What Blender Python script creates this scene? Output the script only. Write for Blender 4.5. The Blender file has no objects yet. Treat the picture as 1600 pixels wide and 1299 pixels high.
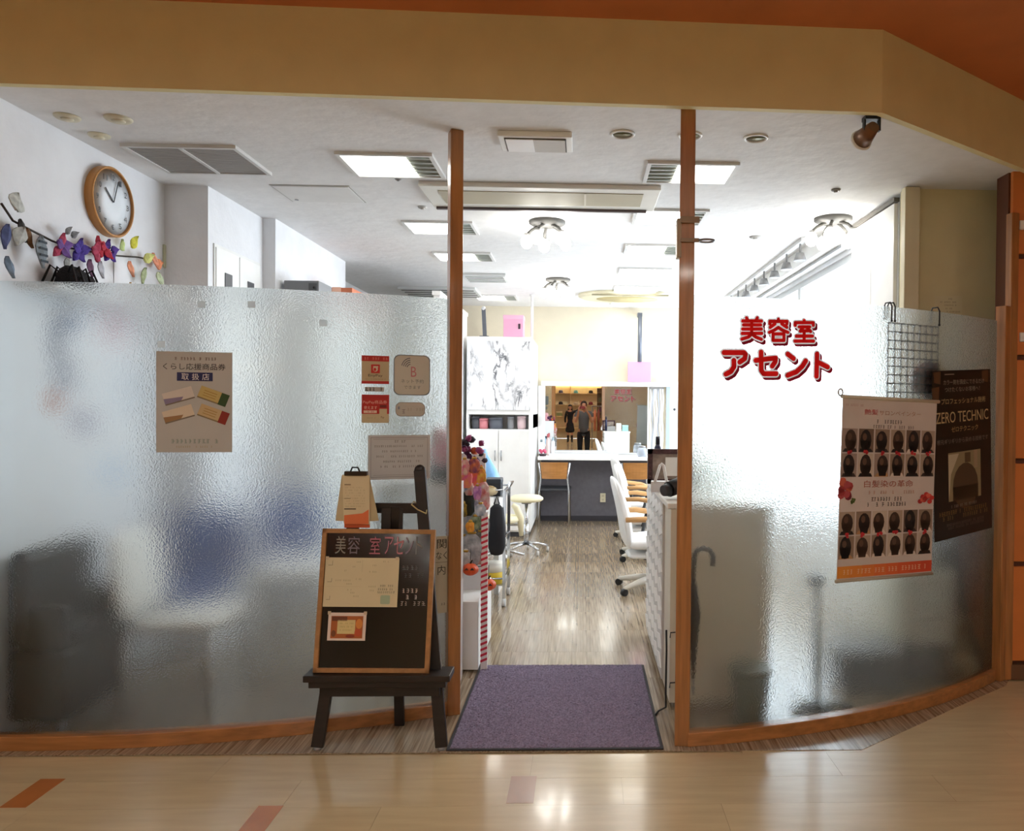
import bpy, bmesh, math, random
from mathutils import Vector, Matrix
random.seed(7)
sc = bpy.context.scene
COL = sc.collection
# ------------------------------------------------------------------ camera
F = 1200.0                       # focal length in pixels of the 1600 x 1299 frame
YAW, PITCH, ROLL = math.radians(2.0), math.radians(0.8), math.radians(0.5)
VPX, VPY = 910.0, 637.0          # where the salon's axis (+Y) meets the frame
H = 1.5
fwd = Vector((math.sin(YAW) * math.cos(PITCH), math.cos(YAW) * math.cos(PITCH), -math.sin(PITCH)))
right = Vector((math.cos(YAW), -math.sin(YAW), 0))
up = right.cross(fwd)
R2 = Matrix.Rotation(-ROLL, 3, fwd)
right, up = R2 @ right, R2 @ up
ax = Vector((0, 1, 0))
CX = VPX - F * ax.dot(right) / ax.dot(fwd)
CY = VPY + F * ax.dot(up) / ax.dot(fwd)
cam_d = bpy.data.cameras.new('camera'); cam = bpy.data.objects.new('camera', cam_d); COL.objects.link(cam)
m = Matrix((right, up, -fwd)).transposed().to_4x4(); m.translation = (0, 0, H)
cam.matrix_world = m
cam_d.sensor_width = 36; cam_d.lens = 36 * F / 1600
cam_d.shift_x = (800 - CX) / 1600; cam_d.shift_y = (CY - 649.5) / 1600
cam_d.clip_start = 0.03; cam_d.clip_end = 200
sc.camera = cam
O = Vector((0, 0, H))
def ray(px, py):
    return fwd + right * ((px - CX) / F) - up * ((py - CY) / F)
def at(px, py, Y): d = ray(px, py); return O + d * (Y / d.y)
def atX(px, py, X): d = ray(px, py); return O + d * (X / d.x)
def atZ(px, py, Z): d = ray(px, py); return O + d * ((Z - H) / d.z)
def fl(px, py): return atZ(px, py, 0)
def atP(px, py, p, n): d = ray(px, py); return O + d * ((p - O).dot(n) / d.dot(n))
# ------------------------------------------------------------------ world, light, exposure
w = bpy.data.worlds.new('world'); sc.world = w; w.use_nodes = True
bg = w.node_tree.nodes['Background']; bg.inputs[0].default_value = (0.80, 0.90, 1.0, 1); bg.inputs[1].default_value = 8.0
sc.view_settings.view_transform = 'Standard'; sc.view_settings.look = 'None'
sc.view_settings.exposure = 0.35; sc.view_settings.gamma = 1.0; sc.view_settings.use_curve_mapping = False
SALON_EMIT, CORR_EMIT, BULB_EMIT = 9.0, 110.0, 30.0
cy = sc.cycles
cy.use_denoising = True; cy.max_bounces = 9; cy.transmission_bounces = 8; cy.glossy_bounces = 4; cy.diffuse_bounces = 4; cy.use_adaptive_sampling = True; cy.adaptive_threshold = .03
cy.sample_clamp_indirect = 6.0; cy.caustics_reflective = True; cy.caustics_refractive = True; cy.blur_glossy = 0.5
# ------------------------------------------------------------------ materials
def lin(c):
    return tuple((v / 12.92 if v <= .04045 else ((v + .055) / 1.055) ** 2.4) for v in c)
def hexc(h): return lin(tuple(int(h[i:i + 2], 16) / 255 for i in (0, 2, 4))) + (1,)
_M = {}
def mat(h, rough=.6, metal=0., bump=0., bscale=80., var=0., vscale=6., stretch=None, emit=0., spec=.5, coat=0., trans=0., alpha=1., objvar=0., c2=None):
    key = (h, rough, metal, bump, bscale, var, vscale, stretch, emit, spec, coat, trans, alpha, objvar, c2)
    if key in _M: return _M[key]
    M = bpy.data.materials.new('paint_' + h); M.use_nodes = True
    nt = M.node_tree; N = nt.nodes; L = nt.links; b = N['Principled BSDF']
    b.inputs['Base Color'].default_value = hexc(h); b.inputs['Roughness'].default_value = rough
    b.inputs['Metallic'].default_value = metal; b.inputs['Specular IOR Level'].default_value = spec
    b.inputs['Coat Weight'].default_value = coat; b.inputs['Coat Roughness'].default_value = .08
    b.inputs['Transmission Weight'].default_value = trans; b.inputs['Alpha'].default_value = alpha
    tc = N.new('ShaderNodeTexCoord'); mp = N.new('ShaderNodeMapping'); L.new(tc.outputs['Object'], mp.inputs[0])
    if stretch: mp.inputs['Scale'].default_value = stretch
    col = None
    # every surface carries some grain, never a dead flat colour
    nz = N.new('ShaderNodeTexNoise'); nz.inputs['Scale'].default_value = vscale; nz.inputs['Detail'].default_value = 5
    L.new(mp.outputs[0], nz.inputs['Vector'])
    rp = N.new('ShaderNodeValToRGB'); c = hexc(h); v = max(var, .03)
    lo = tuple(x * (1 - v) for x in c[:3]) + (1,); hi = tuple(min(1, x * (1 + v)) for x in c[:3]) + (1,)
    if c2: lo, hi = hexc(c2), c
    rp.color_ramp.elements[0].position = .32; rp.color_ramp.elements[1].position = .68
    rp.color_ramp.elements[0].color = lo; rp.color_ramp.elements[1].color = hi
    L.new(nz.outputs['Fac'], rp.inputs[0]); col = rp.outputs[0]
    if objvar:
        oi = N.new('ShaderNodeObjectInfo'); hs = N.new('ShaderNodeHueSaturation')
        mr = N.new('ShaderNodeMapRange'); mr.inputs[3].default_value = 1 - objvar; mr.inputs[4].default_value = 1 + objvar
        L.new(oi.outputs['Random'], mr.inputs[0]); L.new(mr.outputs[0], hs.inputs['Value']); L.new(col, hs.inputs['Color']); col = hs.outputs[0]
    L.new(col, b.inputs['Base Color'])
    if emit:
        b.inputs['Emission Color'].default_value = hexc(h); b.inputs['Emission Strength'].default_value = emit
    if bump:
        n2 = N.new('ShaderNodeTexNoise'); n2.inputs['Scale'].default_value = bscale; n2.inputs['Detail'].default_value = 3
        L.new(mp.outputs[0], n2.inputs['Vector'])
        bp = N.new('ShaderNodeBump'); bp.inputs['Strength'].default_value = bump; bp.inputs['Distance'].default_value = .01
        L.new(n2.outputs['Fac'], bp.inputs['Height']); L.new(bp.outputs[0], b.inputs['Normal'])
    _M[key] = M
    return M
def glow(h, s):
    key = ('glow', h, s)
    if key in _M: return _M[key]
    M = bpy.data.materials.new('glow_' + h); M.use_nodes = True; nt = M.node_tree
    nt.nodes.remove(nt.nodes['Principled BSDF']); e = nt.nodes.new('ShaderNodeEmission')
    e.inputs[0].default_value = hexc(h); e.inputs[1].default_value = s
    nt.links.new(e.outputs[0], nt.nodes['Material Output'].inputs[0]); _M[key] = M; return M
def frosted():
    M = bpy.data.materials.new('pebbled_glass'); M.use_nodes = True; nt = M.node_tree; N = nt.nodes; L = nt.links
    N.remove(N['Principled BSDF']); out = N['Material Output']
    tc = N.new('ShaderNodeTexCoord'); nz = N.new('ShaderNodeTexNoise'); nz.inputs['Scale'].default_value = 138; nz.inputs['Detail'].default_value = 2
    L.new(tc.outputs['Object'], nz.inputs['Vector'])
    bp = N.new('ShaderNodeBump'); bp.inputs['Strength'].default_value = .8; bp.inputs['Distance'].default_value = .0021
    L.new(nz.outputs['Fac'], bp.inputs['Height'])
    rf = N.new('ShaderNodeBsdfRefraction'); rf.inputs['Color'].default_value = (.93, .965, .97, 1); rf.inputs['Roughness'].default_value = .24; rf.inputs['IOR'].default_value = 1.45
    L.new(bp.outputs[0], rf.inputs['Normal'])
    gl = N.new('ShaderNodeBsdfGlossy'); gl.inputs['Color'].default_value = (1, 1, 1, 1); gl.inputs['Roughness'].default_value = .1
    fr = N.new('ShaderNodeFresnel'); fr.inputs['IOR'].default_value = 1.4
    tl = N.new('ShaderNodeBsdfTranslucent'); tl.inputs['Color'].default_value = (.85, .92, .95, 1)
    m1 = N.new('ShaderNodeMixShader'); m1.inputs[0].default_value = .07; L.new(rf.outputs[0], m1.inputs[1]); L.new(tl.outputs[0], m1.inputs[2])
    m2 = N.new('ShaderNodeMixShader'); L.new(fr.outputs[0], m2.inputs[0]); L.new(m1.outputs[0], m2.inputs[1]); L.new(gl.outputs[0], m2.inputs[2])
    L.new(m2.outputs[0], out.inputs[0]); return M
GLASS = frosted()
def film(h, t=.5):
    M = bpy.data.materials.new('film_' + h); M.use_nodes = True; nt = M.node_tree; N = nt.nodes; L = nt.links; N.remove(N['Principled BSDF'])
    d = N.new('ShaderNodeBsdfDiffuse'); tl = N.new('ShaderNodeBsdfTranslucent'); mx = N.new('ShaderNodeMixShader'); mx.inputs[0].default_value = t
    tc = N.new('ShaderNodeTexCoord'); nz = N.new('ShaderNodeTexNoise'); nz.inputs['Scale'].default_value = 20; L.new(tc.outputs['Object'], nz.inputs['Vector'])
    rp = N.new('ShaderNodeValToRGB'); c = hexc(h); rp.color_ramp.elements[0].color = tuple(x * .94 for x in c[:3]) + (1,); rp.color_ramp.elements[1].color = c; L.new(nz.outputs['Fac'], rp.inputs[0])
    L.new(rp.outputs[0], d.inputs[0]); L.new(rp.outputs[0], tl.inputs[0]); L.new(d.outputs[0], mx.inputs[1]); L.new(tl.outputs[0], mx.inputs[2]); L.new(mx.outputs[0], N['Material Output'].inputs[0]); return M
def marble_mat():
    M = mat('F0F1F3', .25, vscale=2.999); N = M.node_tree.nodes; L = M.node_tree.links; b = N['Principled BSDF']
    tc = N.new('ShaderNodeTexCoord'); mp = N.new('ShaderNodeMapping'); mp.inputs['Rotation'].default_value = (0, .7, 0); mp.inputs['Scale'].default_value = (1.6, 1, .8); L.new(tc.outputs['Object'], mp.inputs[0])
    n1 = N.new('ShaderNodeTexNoise'); n1.inputs['Scale'].default_value = 4.2; n1.inputs['Detail'].default_value = 8; n1.inputs['Roughness'].default_value = .62; n1.inputs['Distortion'].default_value = .5; L.new(mp.outputs[0], n1.inputs['Vector'])
    ab = N.new('ShaderNodeMath'); ab.operation = 'SUBTRACT'; ab.inputs[1].default_value = .5; L.new(n1.outputs['Fac'], ab.inputs[0]); a2 = N.new('ShaderNodeMath'); a2.operation = 'ABSOLUTE'; L.new(ab.outputs[0], a2.inputs[0])
    n2 = N.new('ShaderNodeTexNoise'); n2.inputs['Scale'].default_value = 3.1; n2.inputs['Detail'].default_value = 4; L.new(mp.outputs[0], n2.inputs['Vector'])
    r1 = N.new('ShaderNodeValToRGB'); r1.color_ramp.elements[0].color = (.06, .065, .08, 1); r1.color_ramp.elements[1].color = (.86, .87, .9, 1); r1.color_ramp.elements[0].position = 0; r1.color_ramp.elements[1].position = .05; L.new(a2.outputs[0], r1.inputs[0])
    r2 = N.new('ShaderNodeValToRGB'); r2.color_ramp.elements[0].position = .45; r2.color_ramp.elements[1].position = .6; L.new(n2.outputs['Fac'], r2.inputs[0])
    mx = N.new('ShaderNodeMixRGB'); mx.inputs[1].default_value = (.86, .87, .9, 1); L.new(r2.outputs[0], mx.inputs[0]); L.new(r1.outputs[0], mx.inputs[2]); L.new(mx.outputs[0], b.inputs['Base Color']); return M
WOOD = mat('A6703E', .35, var=.22, vscale=3, stretch=(14, 14, 1), coat=.3)
WOODX = mat('A6703E', .35, var=.22, vscale=3, stretch=(1, 14, 14), coat=.3)
PALEWOOD = mat('C89B62', .4, var=.15, vscale=4, stretch=(10, 10, 1))
WHITE = mat('F1F1EF', .45); WHITEP = mat('E9EAEA', .7, bump=.12, bscale=60)
DARKWOOD = mat('1E1612', .42, var=.3, vscale=4, stretch=(2, 12, 12), bump=.05)
BLACK = mat('121214', .5); CHROME = mat('C9CBCE', .18, metal=1.); STEEL = mat('9B9DA0', .35, metal=1.)
CREAM = mat('EDE6C4', .5); PAPER = mat('DDD6C2', .7); PAPERW = mat('EDEBE6', .7); MIRROR = mat('F2F5F4', .0, metal=1.)
# ------------------------------------------------------------------ mesh building
def sign(v): return -1 if v < 0 else 1
class MB:
    def __init__(s): s.v, s.f, s.mi, s.m, s.sm = [], [], [], 0, []
    def add(s, vs, fs, smooth=False):
        o = len(s.v); s.v += [tuple(v) for v in vs]
        for f in fs: s.f.append(tuple(i + o for i in f)); s.mi.append(s.m); s.sm.append(smooth)
        return s
    def box(s, x0, x1, y0, y1, z0, z1):
        vs = [(x, y, z) for z in (z0, z1) for y in (y0, y1) for x in (x0, x1)]
        return s.add(vs, [(0, 2, 3, 1), (4, 5, 7, 6), (0, 1, 5, 4), (2, 6, 7, 3), (0, 4, 6, 2), (1, 3, 7, 5)])
    def obox(s, c, u, v, n, w, h, d):          # oriented box, centre c
        c = Vector(c); vs = [c + u * (w / 2 * a) + v * (h / 2 * b) + n * (d / 2 * e) for e in (-1, 1) for b in (-1, 1) for a in (-1, 1)]
        return s.add(vs, [(0, 2, 3, 1), (4, 5, 7, 6), (0, 1, 5, 4), (2, 6, 7, 3), (0, 4, 6, 2), (1, 3, 7, 5)])
    def bar(s, p, q, w, d, up=(0, 0, 1)):      # rectangular bar from p to q
        p, q = Vector(p), Vector(q); t = (q - p).normalized(); a = Vector(up)
        if abs(t.dot(a)) > .95: a = Vector((0, 1, 0))
        u = t.cross(a).normalized(); v = u.cross(t)
        return s.obox((p + q) / 2, u, t, v, w, (q - p).length, d)
    def cyl(s, p, q, r0, r1=None, n=14, caps=True):
        r1 = r0 if r1 is None else r1; p, q = Vector(p), Vector(q); t = (q - p).normalized()
        u = t.orthogonal().normalized(); v = t.cross(u)
        vs = [p + (u * math.cos(2 * math.pi * i / n) + v * math.sin(2 * math.pi * i / n)) * r0 for i in range(n)] + \
             [q + (u * math.cos(2 * math.pi * i / n) + v * math.sin(2 * math.pi * i / n)) * r1 for i in range(n)]
        s.add(vs, [(i, (i + 1) % n, n + (i + 1) % n, n + i) for i in range(n)], True)
        if caps:
            o = len(s.v) - 2 * n
            s.f += [tuple(o + i for i in reversed(range(n))), tuple(o + n + i for i in range(n))]; s.mi += [s.m] * 2; s.sm += [False] * 2
        return s
    def tube(s, pts, r, n=8, closed=False):
        pts = [Vector(p) for p in pts]; k = len(pts); rings = []; prev = None
        for i, p in enumerate(pts):
            if closed: t = pts[(i + 1) % k] - pts[i - 1]
            else: t = pts[min(i + 1, k - 1)] - pts[max(i - 1, 0)]
            t = t.normalized()
            u = t.orthogonal().normalized() if prev is None else (prev - t * prev.dot(t)).normalized()
            prev = u; v = t.cross(u); rr = r[i] if isinstance(r, (list, tuple)) else r
            rings.append([p + (u * math.cos(2 * math.pi * j / n) + v * math.sin(2 * math.pi * j / n)) * rr for j in range(n)])
        vs = [v for g in rings for v in g]; fs = []
        for i in range(k if closed else k - 1):
            a, b = i * n, ((i + 1) % k) * n
            fs += [(a + j, a + (j + 1) % n, b + (j + 1) % n, b + j) for j in range(n)]
        if not closed: fs += [tuple(reversed(range(n))), tuple((k - 1) * n + j for j in range(n))]
        return s.add(vs, fs, True)
    def lathe(s, prof, c=(0, 0, 0), n=24, axis=(0, 0, 1), sx=1., sy=1., smooth=True, jit=0.):
        a = Vector(axis).normalized(); u = a.orthogonal().normalized() if abs(a.z) < .99 else Vector((1, 0, 0)); v = a.cross(u); c = Vector(c)
        vs = [c + a * z + (u * (sx * math.cos(2 * math.pi * j / n)) + v * (sy * math.sin(2 * math.pi * j / n))) * (r * (1 + random.uniform(-jit, jit))) for r, z in prof for j in range(n)]
        fs = [(i * n + j, i * n + (j + 1) % n, (i + 1) * n + (j + 1) % n, (i + 1) * n + j) for i in range(len(prof) - 1) for j in range(n)]
        fs += [tuple(reversed(range(n))), tuple((len(prof) - 1) * n + j for j in range(n))]
        return s.add(vs, fs, smooth)
    def ball(s, c, rx, ry=None, rz=None, n=12, wob=0.):
        ry = rx if ry is None else ry; rz = rx if rz is None else rz; c = Vector(c); vs = []; k = n // 2 + 1
        for i in range(k):
            th = math.pi * i / (k - 1)
            for j in range(n):
                q = 1 + random.uniform(-wob, wob) if 0 < i < k - 1 else 1
                vs.append(c + Vector((rx * q * math.sin(th) * math.cos(2 * math.pi * j / n), ry * q * math.sin(th) * math.sin(2 * math.pi * j / n), rz * q * math.cos(th))))
        fs = [(i * n + j, (i + 1) * n + j, (i + 1) * n + (j + 1) % n, i * n + (j + 1) % n) for i in range(k - 1) for j in range(n)]
        return s.add(vs, fs, True)
    def prism(s, poly, z0, z1):
        n = len(poly); vs = [(x, y, z0) for x, y in poly] + [(x, y, z1) for x, y in poly]
        area = sum(poly[i][0] * poly[(i + 1) % n][1] - poly[(i + 1) % n][0] * poly[i][1] for i in range(n))
        idx = list(range(n)) if area > 0 else list(reversed(range(n)))
        fs = [tuple(reversed(idx)), tuple(n + i for i in idx)]
        fs += [(idx[i], idx[(i + 1) % n], n + idx[(i + 1) % n], n + idx[i]) for i in range(n)]
        return s.add(vs, fs)
    def plate(s, poly, o, u, v, n, d):         # polygon in the u,v plane, extruded d along n
        o = Vector(o); k = len(poly)
        area = sum(poly[i][0] * poly[(i + 1) % k][1] - poly[(i + 1) % k][0] * poly[i][1] for i in range(k))
        if area * u.cross(v).dot(n) < 0: poly = list(reversed(poly))
        vs = [o + u * a + v * b for a, b in poly] + [o + u * a + v * b + n * d for a, b in poly]
        fs = [tuple(reversed(range(k))), tuple(range(k, 2 * k))] + [(i, (i + 1) % k, k + (i + 1) % k, k + i) for i in range(k)]
        return s.add(vs, fs)
    def build(s, name, mats, parent=None, bevel=0., sub=0):
        me = bpy.data.meshes.new(name); off = wloc(parent)
        me.from_pydata([(x - off.x, y - off.y, z - off.z) for x, y, z in s.v], [], s.f)
        for mm in (mats if isinstance(mats, (list, tuple)) else [mats]): me.materials.append(mm)
        me.polygons.foreach_set('material_index', s.mi); me.polygons.foreach_set('use_smooth', s.sm); me.update()
        o = bpy.data.objects.new(name, me); COL.objects.link(o)
        if parent: o.parent = parent
        if bevel:
            b = o.modifiers.new('bevel', 'BEVEL'); b.width = bevel; b.segments = 2; b.limit_method = 'ANGLE'; b.angle_limit = .6
        if sub:
            b = o.modifiers.new('sub', 'SUBSURF'); b.levels = b.render_levels = sub
        return o
def wloc(o):
    v = Vector((0, 0, 0))
    while o: v += o.location; o = o.parent
    return v
def tag(o, label, cat, group=None, kind=None):
    o['label'] = label; o['category'] = cat
    if group: o['group'] = group
    if kind: o['kind'] = kind
    return o
def thing(name, label, cat, loc=(0, 0, 0), group=None, kind=None):
    o = bpy.data.objects.new(name, None); COL.objects.link(o); o.location = loc; o.empty_display_size = .1
    return tag(o, label, cat, group, kind)
def dup(root, loc, rz=0., label=None, scale=None):
    r = root.copy(); COL.objects.link(r); r.location = loc; r.rotation_euler = (0, 0, rz)
    if label: r['label'] = label
    if scale: r.scale = (scale,) * 3
    for ch in list(root.children):
        c = ch.copy(); COL.objects.link(c); c.parent = r
        for g in list(ch.children):
            d = g.copy(); COL.objects.link(d); d.parent = c
    return r
def structure(o, label, cat): return tag(o, label, cat, None, 'structure')
# flat print on a sheet: (u, v) run 0..1 from the sheet's top left corner
_T = {}
def text_geo(t):
    if t not in _T:
        c = bpy.data.curves.new('txt', 'FONT'); c.body = t; c.resolution_u = 3
        o = bpy.data.objects.new('txt', c); COL.objects.link(o); bpy.context.view_layer.update()
        me = bpy.data.meshes.new_from_object(o.evaluated_get(bpy.context.evaluated_depsgraph_get()))
        vs = [v.co.copy() for v in me.vertices]; fs = [tuple(p.vertices) for p in me.polygons]
        x0, x1 = min(v.x for v in vs), max(v.x for v in vs); y0, y1 = min(v.y for v in vs), max(v.y for v in vs)
        _T[t] = ([((v.x - x0) / (x1 - x0), (v.y - y0) / (y1 - y0)) for v in vs], fs, (x1 - x0) / (y1 - y0))
        bpy.data.objects.remove(o); bpy.data.curves.remove(c); bpy.data.meshes.remove(me)
    return _T[t]
class Sheet:
    """a flat rectangle in the scene: top-left corner o, unit axes u (right), v (down), n (to the viewer)"""
    def __init__(s, o, u, v, w, h):
        s.o, s.u, s.v, s.w, s.h = Vector(o), Vector(u).normalized(), Vector(v).normalized(), w, h
        s.n = -(s.u.cross(s.v)).normalized(); s.mb = MB(); s.mats = []; s.lay = 0
        if s.n.dot(O - s.o) < 0: s.n = -s.n
    def p(s, a, b, e=0.): return s.o + s.u * (a * s.w) + s.v * (b * s.h) + s.n * e
    def use(s, h, **k):
        mm = h if not isinstance(h, str) else mat(h, **({'rough': .55} | k))
        if mm not in s.mats: s.mats.append(mm)
        s.mb.m = s.mats.index(mm)
    def poly(s, pts, h, lift=1):
        s.use(h); k = len(pts); vs = [s.p(a, b, .0006 + .0005 * lift) for a, b in pts]
        nn = (vs[1] - vs[0]).cross(vs[2] - vs[0])
        f = tuple(range(k)) if nn.dot(s.n) > 0 else tuple(reversed(range(k)))
        s.mb.add(vs, [f])
    def rect(s, a0, b0, a1, b1, h, lift=1): s.poly([(a0, b0), (a1, b0), (a1, b1), (a0, b1)], h, lift)
    def oval(s, a, b, ra, rb, h, lift=1, n=14, t0=0, t1=6.2832):
        s.poly([(a + ra * math.cos(t0 + (t1 - t0) * i / n), b + rb * math.sin(t0 + (t1 - t0) * i / n)) for i in range(n)], h, lift)
    def rrect(s, a0, b0, a1, b1, r, h, lift=1):
        ra, rb = r / s.w, r / s.h; pts = []
        for cx, cyy, t in ((a1 - ra, b0 + rb, -90), (a1 - ra, b1 - rb, 0), (a0 + ra, b1 - rb, 90), (a0 + ra, b0 + rb, 180)):
            for i in range(5):
                q = math.radians(t + i * 22.5); pts.append((cx + ra * math.cos(q), cyy + rb * math.sin(q)))
        s.poly(pts, h, lift)
    def text(s, t, a0, b0, a1, b1, h, lift=2, fill=True):      # stretched to the box when fill
        vs, fs, asp = text_geo(t); s.use(h)
        if not fill:
            ww = (b1 - b0) * s.h * asp / s.w; a1 = a0 + ww
        P = [s.p(a0 + (a1 - a0) * x, b1 - (b1 - b0) * y, .0006 + .0005 * lift) for x, y in vs]
        if (P[fs[0][1]] - P[fs[0][0]]).cross(P[fs[0][2]] - P[fs[0][0]]).dot(s.n) < 0: fs = [tuple(reversed(f)) for f in fs]
        s.mb.add(P, fs)
    def line(s, a0, a1, b, hb, h, lift=2, seed=1, fill=.75):   # writing too small to read: a row of tiny strokes
        rnd = random.Random(seed); x = a0; st = hb * s.h / s.w
        while x < a1:
            if rnd.random() < fill:
                wv = st * rnd.uniform(.55, .9)
                for q in range(3):
                    y = b + hb * (q / 2.4); s.rect(x, y, x + wv * rnd.uniform(.5, 1), y + hb * .13, h, lift)
                s.rect(x + wv * .4, b, x + wv * .4 + st * .13, b + hb * .95, h, lift)
            x += st
    def build(s, parent, name='print'):
        if not s.mb.v: return None
        o = s.mb.build(name, s.mats, parent)
        if name in ('print', 'chalk_line'): o['kind'] = 'stuff'      # lettering too small to pick apart
        return o
DOWN = Vector((0, 0, -1))
def sheet_from_px(px0, px1, py0, py1, p, n, lift=.004):
    p = Vector(p) + n * lift; pym = (py0 + py1) / 2; pxm = (px0 + px1) / 2
    l, r_, t, b = atP(px0, pym, p, n), atP(px1, pym, p, n), atP(pxm, py0, p, n), atP(pxm, py1, p, n)
    u = Vector((r_.x - l.x, r_.y - l.y, 0)); wd = u.length; u.normalize()
    c = (l + r_) / 2
    return Sheet(Vector((c.x, c.y, t.z)) - u * (wd / 2), u, DOWN, wd, t.z - b.z)
# ================================================================== SETTING
CEIL = 2.83; SOFZ = 2.80; TOPZ = 3.16; YB = 10.2
def circ3(a, b, c):
    ax_, ay, bx, by, cx, cyy = a.x, a.y, b.x, b.y, c.x, c.y
    d = 2 * (ax_ * (by - cyy) + bx * (cyy - ay) + cx * (ay - by))
    ux = ((ax_ ** 2 + ay ** 2) * (by - cyy) + (bx ** 2 + by ** 2) * (cyy - ay) + (cx ** 2 + cyy ** 2) * (ay - by)) / d
    uy = ((ax_ ** 2 + ay ** 2) * (cx - bx) + (bx ** 2 + by ** 2) * (ax_ - cx) + (cx ** 2 + cyy ** 2) * (bx - ax_)) / d
    return ux, uy, math.hypot(ax_ - ux, ay - uy)
LC = circ3(fl(8, 1175), fl(380, 1158), fl(690, 1120))
RC = circ3(fl(1078, 1168), fl(1337, 1135), fl(1552, 1067))
def arcY(C, X, dr=0.): return C[1] - math.sqrt((C[2] - dr) ** 2 - (X - C[0]) ** 2)
def arc_pts(C, x0, x1, dr, n=40): return [(x0 + (x1 - x0) * i / n, arcY(C, x0 + (x1 - x0) * i / n, dr)) for i in range(n + 1)]
def arc_slab(C, x0, x1, d0, d1, z0, z1, n=40):
    mb = MB(); a = arc_pts(C, x0, x1, d0, n); b = arc_pts(C, x0, x1, d1, n)
    vs = [(x, y, z) for x, y in a for z in (z0, z1)] + [(x, y, z) for x, y in b for z in (z0, z1)]; k = 2 * (n + 1); fs = []
    for i in range(n):
        j = 2 * i
        fs += [(j, j + 2, j + 3, j + 1), (k + j, k + j + 1, k + j + 3, k + j + 2), (j + 1, j + 3, k + j + 3, k + j + 1), (j, k + j, k + j + 2, j + 2)]
    fs += [(0, 1, k + 1, k), (k - 2, 2 * k - 2, 2 * k - 1, k - 1)]
    mb.add(vs, fs); mb.sm = [abs(0) < 1 and len(f) == 4 for f in mb.f]; mb.sm = [False] * len(mb.f); return mb
def hit_arc(C, px, py, dr=.0):
    d = ray(px, py); a = d.x ** 2 + d.y ** 2; b = -2 * (d.x * C[0] + d.y * C[1]); c = C[0] ** 2 + C[1] ** 2 - (C[2] - dr) ** 2
    t = (-b - math.sqrt(b * b - 4 * a * c)) / (2 * a); p = O + d * t
    n = Vector((p.x - C[0], p.y - C[1], 0)).normalized()
    return p, n
# ---- floors
cor_tile = mat('C6B28C', .17, var=.06, vscale=2.2, stretch=(1.2, 9, 1), objvar=.025, coat=.25, bump=.012, bscale=3)
floor_c = MB().box(-7, 7, -17, 4.6, -.1, -.006).build('floor_corridor', cor_tile)
structure(floor_c, 'polished beige corridor floor in front of the salon', 'floor')
rowh = .213; pw = 1.28; row = 0; Yt = 4.16
plank = MB().box(0, pw - .0008, -rowh + .0008, 0, -.006, -.002).build('plank', cor_tile, floor_c)
first = True
while Yt > 1.95:
    for k in range(-3, 4):
        X = k * pw + (.37 * row) % pw - .4
        if X > 4.2 or X + pw < -3.6 or (Yt > 3.5 and X + pw < .8): continue
        o = plank if first else plank.copy()
        if not first: COL.objects.link(o); o.parent = floor_c
        first = False; o.location = (X, Yt, 0)
    Yt -= rowh; row += 1
inl = {'B4713E': [((2, 1262), (60, 1217), (100, 1217), (42, 1262)), ((367, 1300), (408, 1259), (443, 1259), (412, 1300))],
       'B08C72': [((793, 1255), (797, 1213), (839, 1213), (833, 1255))]}
for h, qs in inl.items():
    for q in qs:
        p = [fl(*c) for c in q]; x0 = (p[0].x + p[1].x) / 2; x1 = (p[2].x + p[3].x) / 2
        MB().box(x0, x1, p[0].y, p[1].y, -.006, -.0012).build('inlay_strip', mat(h, .2, var=.08, coat=.25), floor_c)
sal_tile = mat('B0A088', .2, var=.0, vscale=16, stretch=(5.5, .16, 1), objvar=.10, coat=.3, c2='6E5943')
bpts = [fl(1344, 1169), fl(1425, 1137), fl(1495, 1105), fl(1572, 1071)]
YF = fl(600, 1177).y
poly = [(-2.6, YF)] + [(bpts[0].x, YF)] + [(p.x, p.y) for p in bpts[1:]] + [(2.7, 4.6), (2.7, YB + .1), (-2.8, YB + .1), (-2.8, YF)]
floor_s = MB().prism(poly, -.004, 0).build('floor_salon', sal_tile)
structure(floor_s, 'streaked grey-brown wood-look salon floor behind the glass front', 'floor')
tl = .455; tile0 = MB().box(0, tl - .0015, 0, tl - .0015, 0, .0012).build('tile', sal_tile, floor_s); first = True
for i in range(10):
    for j in range(15):
        X = -2.55 + i * tl - .0; Y = YF + j * tl
        if X + tl > 1.95 or Y + tl > YB or (X + tl > bpts[0].x and Y < 3.75): continue
        o = tile0 if first else tile0.copy()
        if not first: COL.objects.link(o); o.parent = floor_s
        first = False; o.location = (X, Y, 0)
# ---- ceilings and soffit
A, B, C_ = atZ(0, 130, SOFZ), atZ(1378, 176, SOFZ), atZ(1600, 264, SOFZ)
A2 = A + (A - B) * 1.1; C2 = C_ + (C_ - B) * .9
def off(p, d): return (p.x, p.y + d)
soff = MB().prism([off(A2, 0), off(B, 0), off(C2, 0), (C2.x, C2.y + .045), (B.x - .01, B.y + .035), off(A2, .035)], SOFZ, TOPZ)
structure(soff.build('wall_soffit', mat('E2D8A8', .75, bump=.05, bscale=120)), 'cream soffit band running above the salon front', 'wall')
A3 = A + (B - A) * ((-2.9 - A.x) / (B.x - A.x))
cei = MB().prism([off(A3, .03), (B.x - .012, B.y + .03), (C2.x, C2.y + .04), (C2.x, YB + .1), (-2.9, YB + .1)], CEIL, CEIL + .08)
structure(cei.build('ceiling_salon', mat('E4E3E2', .8, bump=.5, bscale=9, var=.03, vscale=14)), 'white embossed-paper ceiling of the salon', 'ceiling')
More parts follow.
